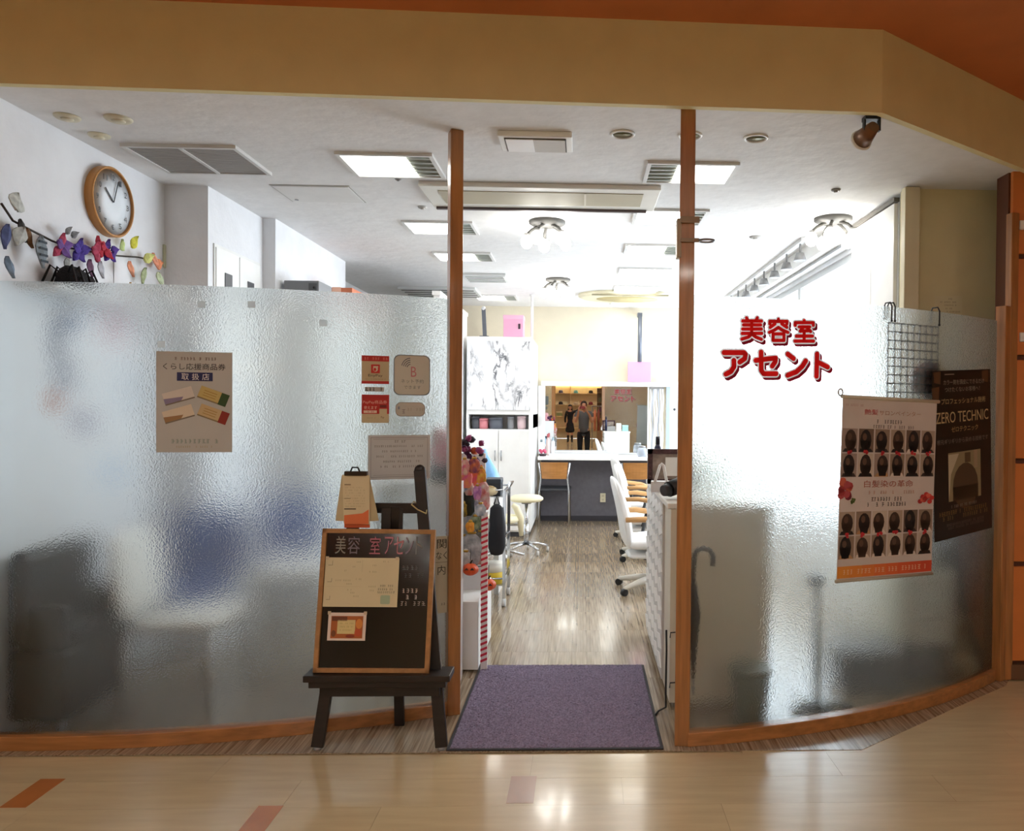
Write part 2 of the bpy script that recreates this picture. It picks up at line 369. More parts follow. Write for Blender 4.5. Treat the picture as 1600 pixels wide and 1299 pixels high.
structure(MB().box(-7, 7, -17, 5.2, TOPZ, TOPZ + .06).build('ceiling_corridor', mat('C87A4C', .7, var=.08, vscale=3, bump=.05)), 'terracotta ceiling of the corridor', 'ceiling')
# ---- walls
WALLW = mat('E6E7EA', .8, bump=.25, bscale=30)
structure(MB().box(-2.8, -2.55, 3.25, YB, 0, CEIL).build('wall_left', WALLW), 'white papered wall carrying the clock', 'wall')
structure(MB().box(-2.55, -2.29, 4.78, 5.58, 0, CEIL).build('wall_pillar', WALLW), 'white pillar carrying the service cabinet', 'pillar')
structure(MB().box(-2.55, -2.2, 5.58, 7.2, 0, CEIL).build('wall_pillar', WALLW), 'deeper white pillar behind the tall shelving', 'pillar')
structure(MB().box(-2.8, 2.3, YB, YB + .1, 0, CEIL).build('wall_back', mat('E8DFC9', .8, bump=.1)), 'cream back wall above the salon mirror', 'wall')
structure(MB().box(1.93, 3.2, 4.56, 4.64, 0, CEIL).build('wall_right', mat('D9CFA6', .8, bump=.06)), 'pale yellow wall behind the far end of the curved glass', 'wall')
structure(MB().box(-7, -2.62, 3.2, 3.3, 0, TOPZ).build('wall_front', mat('DCC68E', .75)), 'cream corridor wall beside the salon front', 'wall')
structure(MB().box(-7.1, -7, -17, 3.3, 0, TOPZ).build('wall_corridor_west', mat('D2C8B4', .75)), 'tan side wall of the corridor behind the photographer', 'wall')
structure(MB().box(7, 7.1, -17, 5, 0, TOPZ).build('wall_corridor_east', mat('D2C8B4', .75)), 'tan far side wall of the corridor', 'wall')
structure(MB().box(-7, 7, -17.1, -17, 0, TOPZ).build('wall_corridor_end', mat('D8C6A0', .75)), 'beige end wall of the corridor seen in the mirror', 'wall')
structure(MB().box(2.6, 2.66, 4.35, 4.555, 0, CEIL).build('wall_leak_block', mat('D9CFA6', .8)), 'short pale yellow wall added to block a light leak behind the end post', 'wall')  # unseen wall added to stop sky light leaking in behind the end post
# orange panelled neighbour wall
OX = at(1572, 900, 4.2).x
ow = MB().box(OX - .01, 7, 4.22, 4.34, 0, TOPZ).build('wall_neighbour', mat('5E3520', .6))
structure(ow, 'orange panelled wall beyond the curved glass', 'wall')
zs = [at(1585, y, 4.2).z for y in (1036, 881, 720, 558, 400, 240)]
for i in range(5):
    for k in range(3): MB().box(OX + k * 1.2, OX + k * 1.2 + 1.17, 4.195, 4.22, zs[i] + .012, zs[i + 1] - .016).build('panel', mat('D07A38', .5, var=.06), ow, bevel=.004)
MB().box(OX, 7, 4.185, 4.22, 0, .085).build('baseboard', mat('6B4A30', .5), ow)
for yy in (352, 527):
    p = at(1597, yy, 4.19); MB().box(p.x - .014, p.x + .03, 4.183, 4.197, p.z - .026, p.z + .026).build('latch_plate', WHITE, ow, bevel=.003)
# ---- glass fronts, rails, posts
GT = 2.022
xl0, xl1 = -2.55, fl(697, 1119).x
structure(arc_slab(LC, xl0, xl1 + .01, 0, .062, 0, .062).build('trim_1', WOODX, bevel=.004), 'curved wooden floor rail under the wider glass front', 'rail')
g1 = arc_slab(LC, xl0, xl1 + .02, .027, .035, .055, GT).build('window_1', GLASS)
structure(g1, 'wide curved pebbled-glass front carrying the gift voucher poster', 'glass partition')
pR = fl(1067, 1167); xr0 = pR.x + .02; xr1 = fl(1556, 1066).x
structure(arc_slab(RC, xr0, xr1, 0, .062, 0, .062).build('trim_2', WOODX, bevel=.004), 'curved wooden floor rail under the glass with the red lettering', 'rail')
g2 = arc_slab(RC, xr0, xr1, .027, .035, .055, GT - .02).build('window_2', GLASS)
structure(g2, 'curved pebbled-glass front carrying the red lettering', 'glass partition')
def post(name, p, tang, w_, d_, z1, label):
    t = Vector(tang).normalized(); n = Vector((-t.y, t.x, 0)) if t.x > 0 else Vector((t.y, -t.x, 0))
    mb = MB().obox((p.x, p.y, z1 / 2), t, Vector((0, 0, 1)), n, w_, z1, d_)
    return structure(mb.build(name, WOOD, bevel=.004), label, 'post')
pl = fl(705, 1119); sl = Vector((1, (arcY(LC, xl1) - arcY(LC, xl1 - .2)) / .2, 0))
post('trim_3', Vector((pl.x, pl.y + .035, 0)), sl, .062, .07, CEIL, 'wooden door post beside the chalkboard easel')
post('trim_4', Vector((pR.x, pR.y + .035, 0)), (1, -.12, 0), .066, .07, CEIL, 'wooden door post beside the red lettering')
pe = fl(1562, 1064)
post('trim_5', Vector((pe.x + .0, pe.y + .02, 0)), (1, .6, 0), .055, .06, at(1562, 478, pe.y).z, 'short wooden end post of the curved glass')
pe2 = at(1577, 400, pe.y + .06)
post('trim_6', Vector((pe2.x, pe.y + .03, 0)), (1, .2, 0), .05, .045, at(1577, 336, pe.y + .06).z, 'taller stepped wooden post beside the orange wall')
# ---- window wall on the daylight side
WX = 1.97; y0w, y1w = 5.46, YB
wf = MB().box(WX, WX + .1, y0w, y1w, 0, .74); wf.box(WX, WX + .1, y0w, y1w, 2.66, CEIL)
structure(wf.build('wall_window', WALLW), 'white sill and header of the daylight side of the salon', 'wall')
pane = bpy.data.materials.new('clear_pane'); pane.use_nodes = True; nt = pane.node_tree; nt.nodes.remove(nt.nodes['Principled BSDF'])
tr = nt.nodes.new('ShaderNodeBsdfTransparent'); gg = nt.nodes.new('ShaderNodeBsdfGlossy'); gg.inputs['Roughness'].default_value = .02; mx = nt.nodes.new('ShaderNodeMixShader'); mx.inputs[0].default_value = .06
nt.links.new(tr.outputs[0], mx.inputs[1]); nt.links.new(gg.outputs[0], mx.inputs[2]); nt.links.new(mx.outputs[0], nt.nodes['Material Output'].inputs[0])
nw = 3; ww = (y1w - y0w) / nw
for i in range(nw):
    a, b = y0w + i * ww, y0w + (i + 1) * ww
    wn = thing(f'window_{i + 3}', ['tall daylight window beside the white closet', 'middle daylight window of the salon', 'daylight window nearest the back mirror'][i], 'window', (WX + .05, (a + b) / 2, .74), kind='structure')
    fr = MB()
    fr.box(WX + .02, WX + .08, a, a + .04, .74, 2.66); fr.box(WX + .02, WX + .08, b - .04, b, .74, 2.66)
    fr.box(WX + .02, WX + .08, a + .04, b - .04, .74, .79); fr.box(WX + .02, WX + .08, a + .04, b - .04, 2.61, 2.66)
    fr.build('window_frame', mat('C8CCCE', .4), wn)
    fr = MB().box(WX + .025, WX + .075, a + .04, b - .04, 2.18, 2.22); fr.build('transom', mat('8A8E92', .4), wn)
    MB().box(WX + .047, WX + .053, a + .04, b - .04, .79, 2.61).build('pane', pane, wn)
    L_ = bpy.data.lights.new('window_portal', 'AREA'); L_.shape = 'RECTANGLE'; L_.size = 1.9; L_.size_y = ww; L_.cycles.is_portal = True
    lo = bpy.data.objects.new('window_portal', L_); COL.objects.link(lo); lo.location = (WX + .12, (a + b) / 2, 1.7); lo.rotation_euler = (0, math.radians(90), 0)
# closet doors on the short return wall
cl = thing('closet', 'white floor-to-ceiling closet with two flush doors beside the window', 'closet', (2.1, 5.0, 0))
MB().box(1.94, 2.3, 4.68, 5.45, 0, CEIL - .03).build('body', mat('DCDDDD', .6), cl)
for a, b in ((4.70, 5.07), (5.076, 5.445)): MB().box(1.915, 1.94, a, b, .04, CEIL - .05).build('door', WHITE, cl, bevel=.003)
MB().box(1.905, 1.94, 4.68, 5.45, CEIL - .045, CEIL - .02).build('track', mat('55504A', .5), cl)
structure(MB().box(1.90, 1.99, 4.50, 4.558, 0, CEIL - .005).build('trim_7', mat('D9CFB0', .6), bevel=.004), 'cream corner trim between the closet and the pale yellow wall', 'trim')
# ================================================================== CEILING FITTINGS
LIT = glow('FFFBF2', SALON_EMIT)
GRILLE = mat('8F958C', .5); FRAMEM = mat('DADAD8', .5)
def panel_light(x0, x1, y0, y1, lit, label):
    t = thing('ceiling_light', label, 'ceiling light', ((x0 + x1) / 2, (y0 + y1) / 2, CEIL), 'recessed panel lights in the salon ceiling')
    f = MB(); e = .022
    f.box(x0, x1, y0, y0 + e, CEIL - .016, CEIL); f.box(x0, x1, y1 - e, y1, CEIL - .016, CEIL); f.box(x0, x0 + e, y0 + e, y1 - e, CEIL - .016, CEIL); f.box(x1 - e, x1, y0 + e, y1 - e, CEIL - .016, CEIL)
    f.build('frame', FRAMEM, t)
    a, b = lit[0] * (x1 - x0) + x0, lit[1] * (x1 - x0) + x0
    MB().box(max(a, x0 + e), min(b, x1 - e), y0 + e, y1 - e, CEIL - .008, CEIL - .001).build('diffuser', LIT, t)
    g0, g1 = (b, x1 - e) if lit[0] < .1 else (x0 + e, a)
    if lit[0] > .1 and lit[1] < .9: g0, g1 = x0 + e, a
    if g1 - g0 > .05:
        g = MB().box(g0, g1, y0 + e, y1 - e, CEIL - .004, CEIL - .001).build('louvre_panel', GRILLE, t)
        n = 5
        for i in range(n):
            yy = y0 + e + (y1 - y0 - 2 * e) * (i + .5) / n; MB().box(g0, g1, yy - .006, yy + .006, CEIL - .014, CEIL - .004).build('slat', mat('B9BFBA', .3, metal=.6), g)
    return t
def rowY(py0, py1, px): return atZ(px, py0, CEIL).y, atZ(px, py1, CEIL).y
ys = [(238, 274, 600), (345, 364, 690), (393, 406, 700), (460, 468, 760)]
nm = ['nearest the clock wall, left of the door post', 'second in the row behind the easel post', 'third in the row behind the easel post', 'farthest in the row behind the easel post']
for (a, b, px), n_ in zip(ys, nm):
    y0, y1 = rowY(a, b, px); panel_light(-1.31, -.80, y0, y1, (0, .7), 'lit ceiling panel with grey grille end, ' + n_)
ys = [(252, 284, 1070), (326, 349, 1040), (381, 396, 1010), (418, 429, 1000), (446, 456, 990), (468, 476, 980)]
nm = ['first in the row behind the lettering post', 'second in the row behind the lettering post', 'third in the row towards the mirror', 'fourth in the row towards the mirror', 'fifth in the row, before the round air outlet', 'last in the row, above the mirror wall']
for k, ((a, b, px), n_) in enumerate(zip(ys, nm)):
    y0, y1 = rowY(a, b, px); panel_light(.34, .84, y0, y1, (.34, 1) if k == 0 else ((0, .68) if k < 3 else (0, 1)), 'lit ceiling panel, ' + n_)
# square grille, two leaves
p0, p1 = atZ(180, 223, CEIL), atZ(425, 270, CEIL); x0, x1, y0, y1 = -2.37, p1.x, p0.y, p1.y
t = thing('ceiling_grille', 'grey two-leaf air grille in the ceiling near the clock', 'grille', ((x0 + x1) / 2, (y0 + y1) / 2, CEIL))
f = MB()
for a, b, c, d in ((x0, x1, y0, y0 + .02), (x0, x1, y1 - .02, y1), (x0, x0 + .02, y0 + .02, y1 - .02), (x1 - .02, x1, y0 + .02, y1 - .02), ((x0 + x1) / 2 - .01, (x0 + x1) / 2 + .01, y0 + .02, y1 - .02)): f.box(a, b, c, d, CEIL - .018, CEIL)
f.build('frame', mat('D0CFCC', .5), t); xm = (x0 + x1) / 2
for a, b in ((x0 + .02, xm - .01), (xm + .01, x1 - .02)):
    leaf = MB().box(a, b, y0 + .02, y1 - .02, CEIL - .004, CEIL).build('backing', mat('5F5C58', .7), t)
    for i in range(24):
        yy = y0 + .02 + (y1 - y0 - .04) * (i + .5) / 24; MB().box(a, b, yy - .005, yy + .005, CEIL - .013, CEIL - .004).build('slat', mat('A5A29E', .5), leaf)
# access hatch outlines
def hatch(px0, py0, px1, py1, wd, label):
    a, b = atZ(px0, py0, CEIL), atZ(px1, py1, CEIL); t = thing('access_hatch', label, 'hatch', ((a.x + wd / 2), (a.y + b.y) / 2, CEIL))
    MB().box(a.x, a.x + wd, a.y, b.y, CEIL - .004, CEIL).build('rim', mat('B9B7B3', .6), t); MB().box(a.x + .012, a.x + wd - .012, a.y + .012, b.y - .012, CEIL - .007, CEIL - .003).build('lid', mat('DDDCDA', .7), t)
    MB().cyl((a.x + .05, b.y - .06, CEIL - .007), (a.x + .05, b.y - .06, CEIL - .011), .012).build('catch', STEEL, t)
hatch(420, 288, 560, 316, .48, 'flush square ceiling hatch between the grille and the lit panel')
# long slot air unit
a, b = atZ(800, 285, CEIL), atZ(800, 320, CEIL); x0, x1 = -.98, atZ(1034, 288, CEIL).x
t = thing('air_conditioner', 'long cream slot air unit set in the ceiling over the doorway', 'air conditioner', ((x0 + x1) / 2, (a.y + b.y) / 2, CEIL))
MB().box(x0, x1, a.y, b.y, CEIL - .03, CEIL).build('body', mat('E2DFD6', .5), t, bevel=.006)
MB().box(x0 + .1, x1 - .1, a.y + .09, b.y - .13, CEIL - .034, CEIL - .028).build('intake', mat('B3AA92', .6), t)
MB().box(x0 + .02, x1 - .05, b.y - .04, b.y - .012, CEIL - .045, CEIL - .028).build('outlet_flap', mat('5E5254', .5), t)
MB().box(.0, .012, a.y + .09, b.y - .13, CEIL - .037, CEIL - .03).build('divider', mat('CFC9B8', .5), t)
# small framed sign-like vent at the door
a, b = atZ(775, 203, CEIL), atZ(888, 230, CEIL); x0, x1 = -.42, -.06
t = thing('ceiling_vent', 'small framed white vent box in the ceiling just inside the door', 'vent', ((x0 + x1) / 2, (a.y + b.y) / 2, CEIL))
MB().box(x0, x1, a.y, b.y, CEIL - .028, CEIL).build('box', WHITE, t, bevel=.005)
MB().box(x0 + .03, x1 - .03, a.y + .025, b.y - .012, CEIL - .032, CEIL - .026).build('gasket', mat('4A4744', .6), t)
MB().box(x0 + .036, x0 + .17, a.y + .03, b.y - .017, CEIL - .035, CEIL - .03).build('white_panel', mat('F4F4F6', .5), t)
MB().box(x0 + .17, x1 - .036, a.y + .03, b.y - .017, CEIL - .035, CEIL - .03).build('grey_panel', mat('B8B2AC', .5), t)
# recessed downlights, detectors
def downlight(px, py, label, r=.06):
    p = atZ(px, py, CEIL); t = thing('downlight', label, 'downlight', p, 'unlit round downlights')
    MB().lathe([(r, -.001), (r, -.006), (r * .86, -.01), (r * .8, -.002)], p, 24).build('trim_ring', mat('EDEBE3', .4), t)
    MB().lathe([(r * .8, -.004), (r * .55, -.0035), (.01, -.003)], p, 24).build('reflector', mat('8C8460', .3, metal=.6), t)
downlight(973, 209, 'unlit round downlight nearest the ceiling vent box'); downlight(1078, 211, 'unlit round downlight hidden partly by the lettering post'); downlight(1181, 215, 'unlit round downlight between lettering post and spotlight')
def disc(name, px, py, r, h, label, cat, prof=None):
    p = atZ(px, py, CEIL); t = thing(name, label, cat, p)
    MB().lathe([(r, 0), (r, -.005), (r * .85, -.012)], p, 20).build('base', mat(h, .5), t)
    MB().lathe([(r * .5, -.012), (r * .42, -.018), (r * .1, -.02)], p, 16).build('head', mat(h, .5), t)
disc('smoke_detector', 105, 182, .055, 'CFC7AE', 'cream ceiling detector nearest the clock wall corner', 'detector')
disc('smoke_detector', 185, 185, .06, 'CFC7AE', 'flat cream ceiling detector beside the other two by the clock', 'detector')
disc('smoke_detector', 155, 211, .05, 'D8D0B6', 'cream ceiling detector closest above the clock', 'detector')
disc('sprinkler', 1306, 296, .028, '8E8A84', 'small metal sprinkler in the ceiling before the closet', 'sprinkler')
disc('sprinkler', 660, 323, .03, 'B5B3B0', 'small sprinkler between the first two lit panels', 'sprinkler')
disc('sprinkler', 622, 278, .02, '9A9896', 'tiny sprinkler head behind the first lit panel', 'sprinkler')
disc('smoke_detector', 1181, 370, .05, 'A9A6A2', 'grey ceiling disc before the daylight window', 'detector')
# clusters of bulbs
BULB = glow('FFFDF6', BULB_EMIT)
def cluster(px, py, label):
    p = atZ(px, py, CEIL); t = thing('cluster_lamp', label, 'ceiling lamp', p, 'bulb cluster lamps')
    MB().lathe([(.13, 0), (.13, -.018), (.11, -.03), (.03, -.036)], p, 24).build('canopy', mat('4A4844', .6), t)
    for k in range(5):
        a = .5 + k * 2 * math.pi / 5; d = Vector((math.cos(a), math.sin(a), 0))
        arm = MB().tube([p + Vector((0, 0, -.03)) + d * .05, p + d * .11 + Vector((0, 0, -.06)), p + d * .14 + Vector((0, 0, -.09))], .012, 8).build('arm', mat('4A4844', .6), t)
        MB().lathe([(.018, 0), (.024, -.03)], p + d * .145 + Vector((0, 0, -.085)), 12).build('socket', mat('8E8C88', .4), arm)
        MB().ball(p + d * .148 + Vector((0, 0, -.145)), .042, .042, .05, 14).build('bulb', BULB, t)
cluster(855, 346, 'bright bulb cluster lamp hanging over the aisle'); cluster(1302, 341, 'bright bulb cluster lamp by the white closet')
cluster(872, 436, 'bright bulb cluster lamp deeper over the aisle')
# deeper ceiling outlets
def outlet(px0, px1, py0, py1, label, h='A8ABA8'):
    a, b = atZ((px0 + px1) / 2, py0, CEIL), atZ((px0 + px1) / 2, py1, CEIL); x0, x1 = atZ(px0, py0, CEIL).x, atZ(px1, py0, CEIL).x
    t = thing('ceiling_outlet', label, 'air outlet', ((x0 + x1) / 2, (a.y + b.y) / 2, CEIL))
    MB().box(x0, x1, a.y, b.y, CEIL - .03, CEIL).build('frame', mat('D5D8D6', .5), t, bevel=.006)
    for i in range(4):
        yy = a.y + (b.y - a.y) * (i + .5) / 4; MB().box(x0 + .03, x1 - .03, yy - .02, yy + .02, CEIL - .036, CEIL - .028).build('slat', mat(h, .5), t)
outlet(722, 790, 427, 437, 'white slatted outlet behind the easel post'); outlet(622, 742, 448, 461, 'long dark-slotted outlet over the left shelves', '6E6E6C')
p = atZ(980, 461, CEIL); t = thing('cassette_unit', 'pale yellow oval ceiling cassette before the mirror wall', 'air conditioner', p)
MB().lathe([(.5, 0), (.5, -.03), (.46, -.05)], p, 40, sx=1.15, sy=.8).build('body', mat('E3DDC0', .5), t)
MB().lathe([(.3, -.05), (.3, -.058)], p, 32, sx=1.2, sy=.7).build('intake', mat('CBBE8C', .6), t)
MB().box(p.x - .42, p.x + .45, p.y - .36, p.y - .32, CEIL - .06, CEIL - .045).build('flap', mat('8B8468', .5), t)
# track along the daylight side with small hanging clips
t = thing('curtain_track', 'white ceiling track with small hangers along the daylight windows', 'curtain track', (1.7, 7.4, CEIL))
MB().box(1.68, 1.72, 5.9, 9.6, CEIL - .03, CEIL).build('rail', mat('D0D0D0', .4), t)
for i in range(9):
    yy = 6.0 + i * .4; MB().cyl((1.7, yy, CEIL - .03), (1.7, yy, CEIL - .1), .008, n=6).cyl((1.7, yy, CEIL - .1), (1.7, yy, CEIL - .16), .03, .05, n=10).build('hanger', mat('8C8C8C', .5), t)
t = thing('curtain_box', 'white pelmet box over the daylight windows', 'pelmet', (1.88, 7.8, 2.62))
MB().box(1.80, 1.97, 5.46, YB, 2.70, CEIL).build('pelmet', WHITE, t); MB().box(1.86, 1.875, 5.5, YB, 2.672, 2.70).build('rail', STEEL, t)
# clip spotlight under the soffit
p = atZ(1362, 182, CEIL); t = thing('spotlight', 'brown swivelling spotlight under the soffit corner', 'spotlight', (p.x, p.y, CEIL))
q = at(1361, 200, p.y)
MB().box(p.x - .035, p.x + .035, p.y - .02, p.y + .03, CEIL - .018, CEIL).build('mount', BLACK, t)
for sx in (-1, 1): MB().box(p.x + sx * .034 - .004, p.x + sx * .034 + .004, p.y - .012, p.y + .012, q.z - .015, CEIL - .015).build('yoke', BLACK, t)
MB().cyl((p.x, p.y - .03, q.z - .005), (p.x - .02, p.y + .06, q.z - .03), .026, .046, 20).build('head', mat('7A553A', .35, metal=.5), t)
MB().lathe([(.05, 0), (.052, .012), (.044, .014)], (p.x - .021, p.y + .062, q.z - .031), 20, axis=(-.2, .93, -.27)).build('rim', mat('E8E6E0', .4), t)
# ================================================================== CLOCK WALL
c = atX(166, 316, -2.55); t = thing('wall_clock', 'round wall clock with a light wood rim and white face', 'clock', (-2.55, c.y, c.z))
r = .5 * (atX(166, 262, -2.55).z - atX(166, 370, -2.55).z)
MB().lathe([(r, 0), (r, .040), (r * .985, .043), (r * .945, .043), (r * .93, .03)], (-2.55, c.y, c.z), 72, axis=(1, 0, 0), smooth=False).build('rim', mat('B9803F', .45, var=.15, stretch=(8, 1, 1)), t)
MB().lathe([(r * .92, .031), (r * .3, .0325), (.004, .033)], (-2.55, c.y, c.z), 48, axis=(1, 0, 0)).build('face', mat('E9EEF3', .5), t)
S = Sheet((-2.516, c.y - r * .9, c.z + r * .9), (0, 1, 0), DOWN, r * 1.8, r * 1.8); S.n = Vector((1, 0, 0))
for k in range(12):
    a = math.radians(30 * k - 60); S.mb = MB(); S.mats = []; S.text(str(k + 1), .5 + .4 * math.cos(a) - (.03 if k < 9 else .05), .5 + .4 * math.sin(a) - .045, .5 + .4 * math.cos(a) + (.03 if k < 9 else .05), .5 + .4 * math.sin(a) + .045, '3A3C42'); S.build(t, 'numeral')
pass
MB().bar((-2.512, c.y, c.z), (-2.512, c.y - .07, c.z + .06), .008, .002, (1, 0, 0)).build('hour_hand', mat('2A2C30', .4), t)
MB().bar((-2.510, c.y, c.z), (-2.510, c.y + .04, c.z + .12), .006, .002, (1, 0, 0)).build('minute_hand', mat('2A2C30', .4), t)
# switch plate
c = atX(260, 402, -2.55); t = thing('wall_switch', 'beige switch plate on the wall beside the pillar', 'switch', c)
MB().box(-2.55, -2.54, c.y - .045, c.y + .045, c.z - .07, c.z + .07).build('plate', mat('C6C6A8', .5), t, bevel=.003); MB().box(-2.541, -2.534, c.y - .015, c.y + .015, c.z - .03, c.z + .03).build('rocker', mat('D8D8C0', .4), t)
# electrical cabinet doors on the pillar flank
a = atX(333, 380, -2.29); b = atX(405, 420, -2.29)
t = thing('electric_cabinet', 'white two-door service cabinet on the pillar flank', 'cabinet', (-2.29, (a.y + b.y) / 2, 1.5))
zt = a.z; ym = (a.y + b.y) / 2
MB().box(-2.29, -2.282, a.y, b.y, 1.3, zt).build('body', mat('E8E8E6', .5), t)
for y0, y1 in ((a.y + .015, ym - .006), (ym + .006, b.y - .015)):
    d = MB().box(-2.282, -2.276, y0, y1, 1.32, zt - .02).build('door', WHITE, t, bevel=.003)
    MB().box(-2.276, -2.271, (y0 + y1) / 2 - .05, (y0 + y1) / 2 + .05, zt - .34, zt - .16).build('lock', mat('4E5054', .4), d, bevel=.004)
    MB().box(-2.276, -2.2745, (y0 + y1) / 2 - .02, (y0 + y1) / 2 + .02, zt - .41, zt - .39).build('label_plate', mat('9A9C9E', .5), d)
# garland of felt leaves and flowers
G0 = -2.50
t = thing('garland', 'garland of striped, purple, red, yellow and orange felt leaves along the wall', 'garland', atX(100, 390, G0))
pts = [atX(px, py, G0) for px, py in ((2, 318), (20, 345), (45, 358), (80, 376), (110, 388), (150, 395), (185, 400), (215, 402), (245, 408))]
MB().tube(pts, .005, 6).build('string', mat('3B342E', .8), t)
def leaf(px, py, L_, W_, ang, h, nm='leaf', stripes=None, X=G0):
    c = atX(px, py, X) + Vector((random.uniform(0, .03), 0, 0)); u = Vector((random.uniform(-.3, .3), math.cos(ang), math.sin(ang))).normalized(); n = Vector((1, 0, 0)); v = n.cross(u).normalized()
    prof = [(0, 0), (.15, .32), (.35, .5), (.55, .46), (.8, .24), (1, 0), (.8, -.24), (.55, -.46), (.35, -.5), (.15, -.32)]
    st = [(0, .06), (.15, .32), (.35, .5), (.55, .46), (.8, .24), (1, .02)]; vs = []
    for a, b in st:
        for q in (-1, 0, 1): vs.append(c + u * (a * L_) + v * (q * b * W_) + n * (.014 - .008 * abs(q)))
    k = len(vs); vs += [q - n * .005 for q in vs]; mb = MB(); fs = []
    for i in range(5):
        for j in range(2): q = i * 3 + j; fs += [(q, q + 1, q + 4, q + 3), (k + q, k + q + 3, k + q + 4, k + q + 1)]
        fs += [(i * 3, i * 3 + 3, k + i * 3 + 3, k + i * 3), (i * 3 + 2, k + i * 3 + 2, k + i * 3 + 5, i * 3 + 5)]
    mb.add(vs, fs)
    o = mb.build(nm, mat(h, .85, var=.25, vscale=40), t)
    if stripes:
        sb = MB()
        for q in (.2, .4, .6, .78): sb.bar(c + u * (q * L_) - v * (W_ * .32) + n * .014, c + u * (q * L_) + v * (W_ * .32) + n * .014, L_ * .07, .002, (1, 0, 0))
        sb.build('stripe', mat(stripes, .85), o)
D = -math.pi / 2
for a in ((15, 330, .10, .10, 1.2, 'B9BBB4'), (6, 350, .11, .06, D, '46507A'), (26, 355, .09, .09, D - .2, 'A7A8A2'), (2, 400, .1, .05, D, '6B7F93')): leaf(*a)
leaf(20, 342, .13, .05, -.75, '2A2622'); leaf(38, 356, .11, .05, -.8, '6E4A26'); leaf(55, 368, .15, .075, D, '7C858C', stripes='3A424A')
leaf(105, 370, .06, .035, .6, '77787A'); leaf(98, 366, .05, .03, 1.0, '8A8B8C')
for px, py, h in ((88, 385, 'B0405C'), (120, 392, '4A3590'), (142, 395, 'A83A55'), (155, 388, 'B22A3E'), (165, 393, '4C2E86')):
    for k in range(5): leaf(px, py, .065, .05, k * 1.257 + .4, h if k % 2 else {'B0405C': '6C4A8C'}.get(h, h), 'petal')
for px, py, L_, W_, ang, h in ((200, 388, .085, .06, 1.1, 'D3CE46'), (186, 392, .07, .05, 2.2, 'BFD08A'), (197, 408, .09, .055, D, 'E39A78'), (218, 408, .08, .06, .7, 'CBCB7A'), (225, 418, .1, .05, D, 'A9B489'), (235, 395, .1, .05, D + .2, 'E89A7C'), (244, 415, .09, .06, .4, 'E38D62'), (240, 425, .09, .07, D, 'B9C4A2'), (103, 402, .07, .05, D, 'A9AAA6'), (132, 405, .09, .05, D, '6E4C66'), (148, 408, .09, .05, D, 'B5B7C0')): leaf(px, py, L_, W_, ang, h)
# hanging pieces seen blurred through the glass
for i, (px, py, h, wd, ht) in enumerate(((108, 470, '5B6C8C', .11, .16), (178, 470, 'B23A5E', .08, .26), (88, 500, '7A7F90', .08, .2), (100, 560, '8C8FA0', .09, .18), (84, 610, 'B87860', .07, .12), (130, 640, '9A94A8', .12, .14), (205, 570, '8FA4C0', .06, .3), (175, 720, '6FA8D8', .07, .14))):
    c = atX(px, py, -2.548); q = thing('paper_pennant', ['slate blue', 'crimson', 'grey', 'pale lilac', 'terracotta', 'mauve', 'powder blue', 'sky blue'][i] + ' paper pennant hanging behind the wide glass', 'pennant', c, 'pennants hanging behind the glass')
    MB().plate([(-wd / 2, 0), (wd / 2, 0), (wd / 2, -ht * .8), (0, -ht), (-wd / 2, -ht * .8)], c, Vector((0, 1, 0)), Vector((0, 0, 1)), Vector((1, 0, 0)), .004).build('cloth', mat(h, .9), q)
    MB().cyl(c, (c.x, c.y, c.z + .25), .0025, n=5).build('string', mat('DDDDDD', .8), q)
# things standing on a shelf behind the glass top
sh = thing('wall_shelf', 'slim white shelf under the garland at glass-top height', 'shelf', atX(180, 460, -2.47)); a, b = atX(60, 455, -2.47), atX(262, 455, -2.47)
MB().box(-2.55, -2.38, a.y, b.y, 2.02, 2.045).build('board', WHITE, sh, bevel=.003)
for q in (.2, .8): MB().bar((-2.54, a.y + (b.y - a.y) * q, 1.9), (-2.42, a.y + (b.y - a.y) * q, 2.02), .015, .015).build('bracket', WHITE, sh)
c = atX(112, 440, -2.46); q = thing('spider_ornament', 'black furry spider ornament peeping over the glass edge', 'ornament', (c.x, c.y, 2.045))
MB().ball((c.x, c.y, 2.10), .07, .075, .06, 16, .12).build('body', mat('1D1A1C', .9, bump=.8, bscale=200), q); MB().ball((c.x + .03, c.y + .075, 2.09), .035, n=10, wob=.1).build('head', mat('2A2628', .9), q)
for s_ in (-1, 1):
    for k in range(4): MB().tube([(c.x, c.y + (k - 1.5) * .03, 2.1), (c.x + s_ * .05, c.y + (k - 1.5) * .05, 2.15), (c.x + s_ * .085, c.y + (k - 1.5) * .06, 2.05)], .006, 6).build('leg', mat('1D1A1C', .9), q)
c = atX(204, 438, -2.46); q = thing('cross_ornament', 'tiny gold cross ornament on the shelf behind the glass', 'ornament', (c.x, c.y, 2.045))
MB().box(c.x - .004, c.x + .004, c.y - .004, c.y + .004, 2.045, 2.16).build('stem', mat('B08A4A', .4), q); MB().box(c.x - .004, c.x + .004, c.y - .022, c.y + .022, 2.125, 2.133).build('arm', mat('B08A4A', .4), q)
c = atX(214, 440, -2.46); q = thing('rabbit_ornament', 'small white figurine with dark red trim behind the glass edge', 'ornament', (c.x, c.y, 2.045))
MB().lathe([(.03, 0), (.034, .04), (.02, .06)], (c.x, c.y, 2.045), 14).build('body', mat('8E4A44', .6), q); MB().ball((c.x, c.y, 2.12), .024).build('head', mat('F0ECE8', .5), q)
for s_ in (-1, 1): MB().ball((c.x, c.y + s_ * .011, 2.15), .006, .006, .016, 8).build('ear', mat('F0ECE8', .5), q)
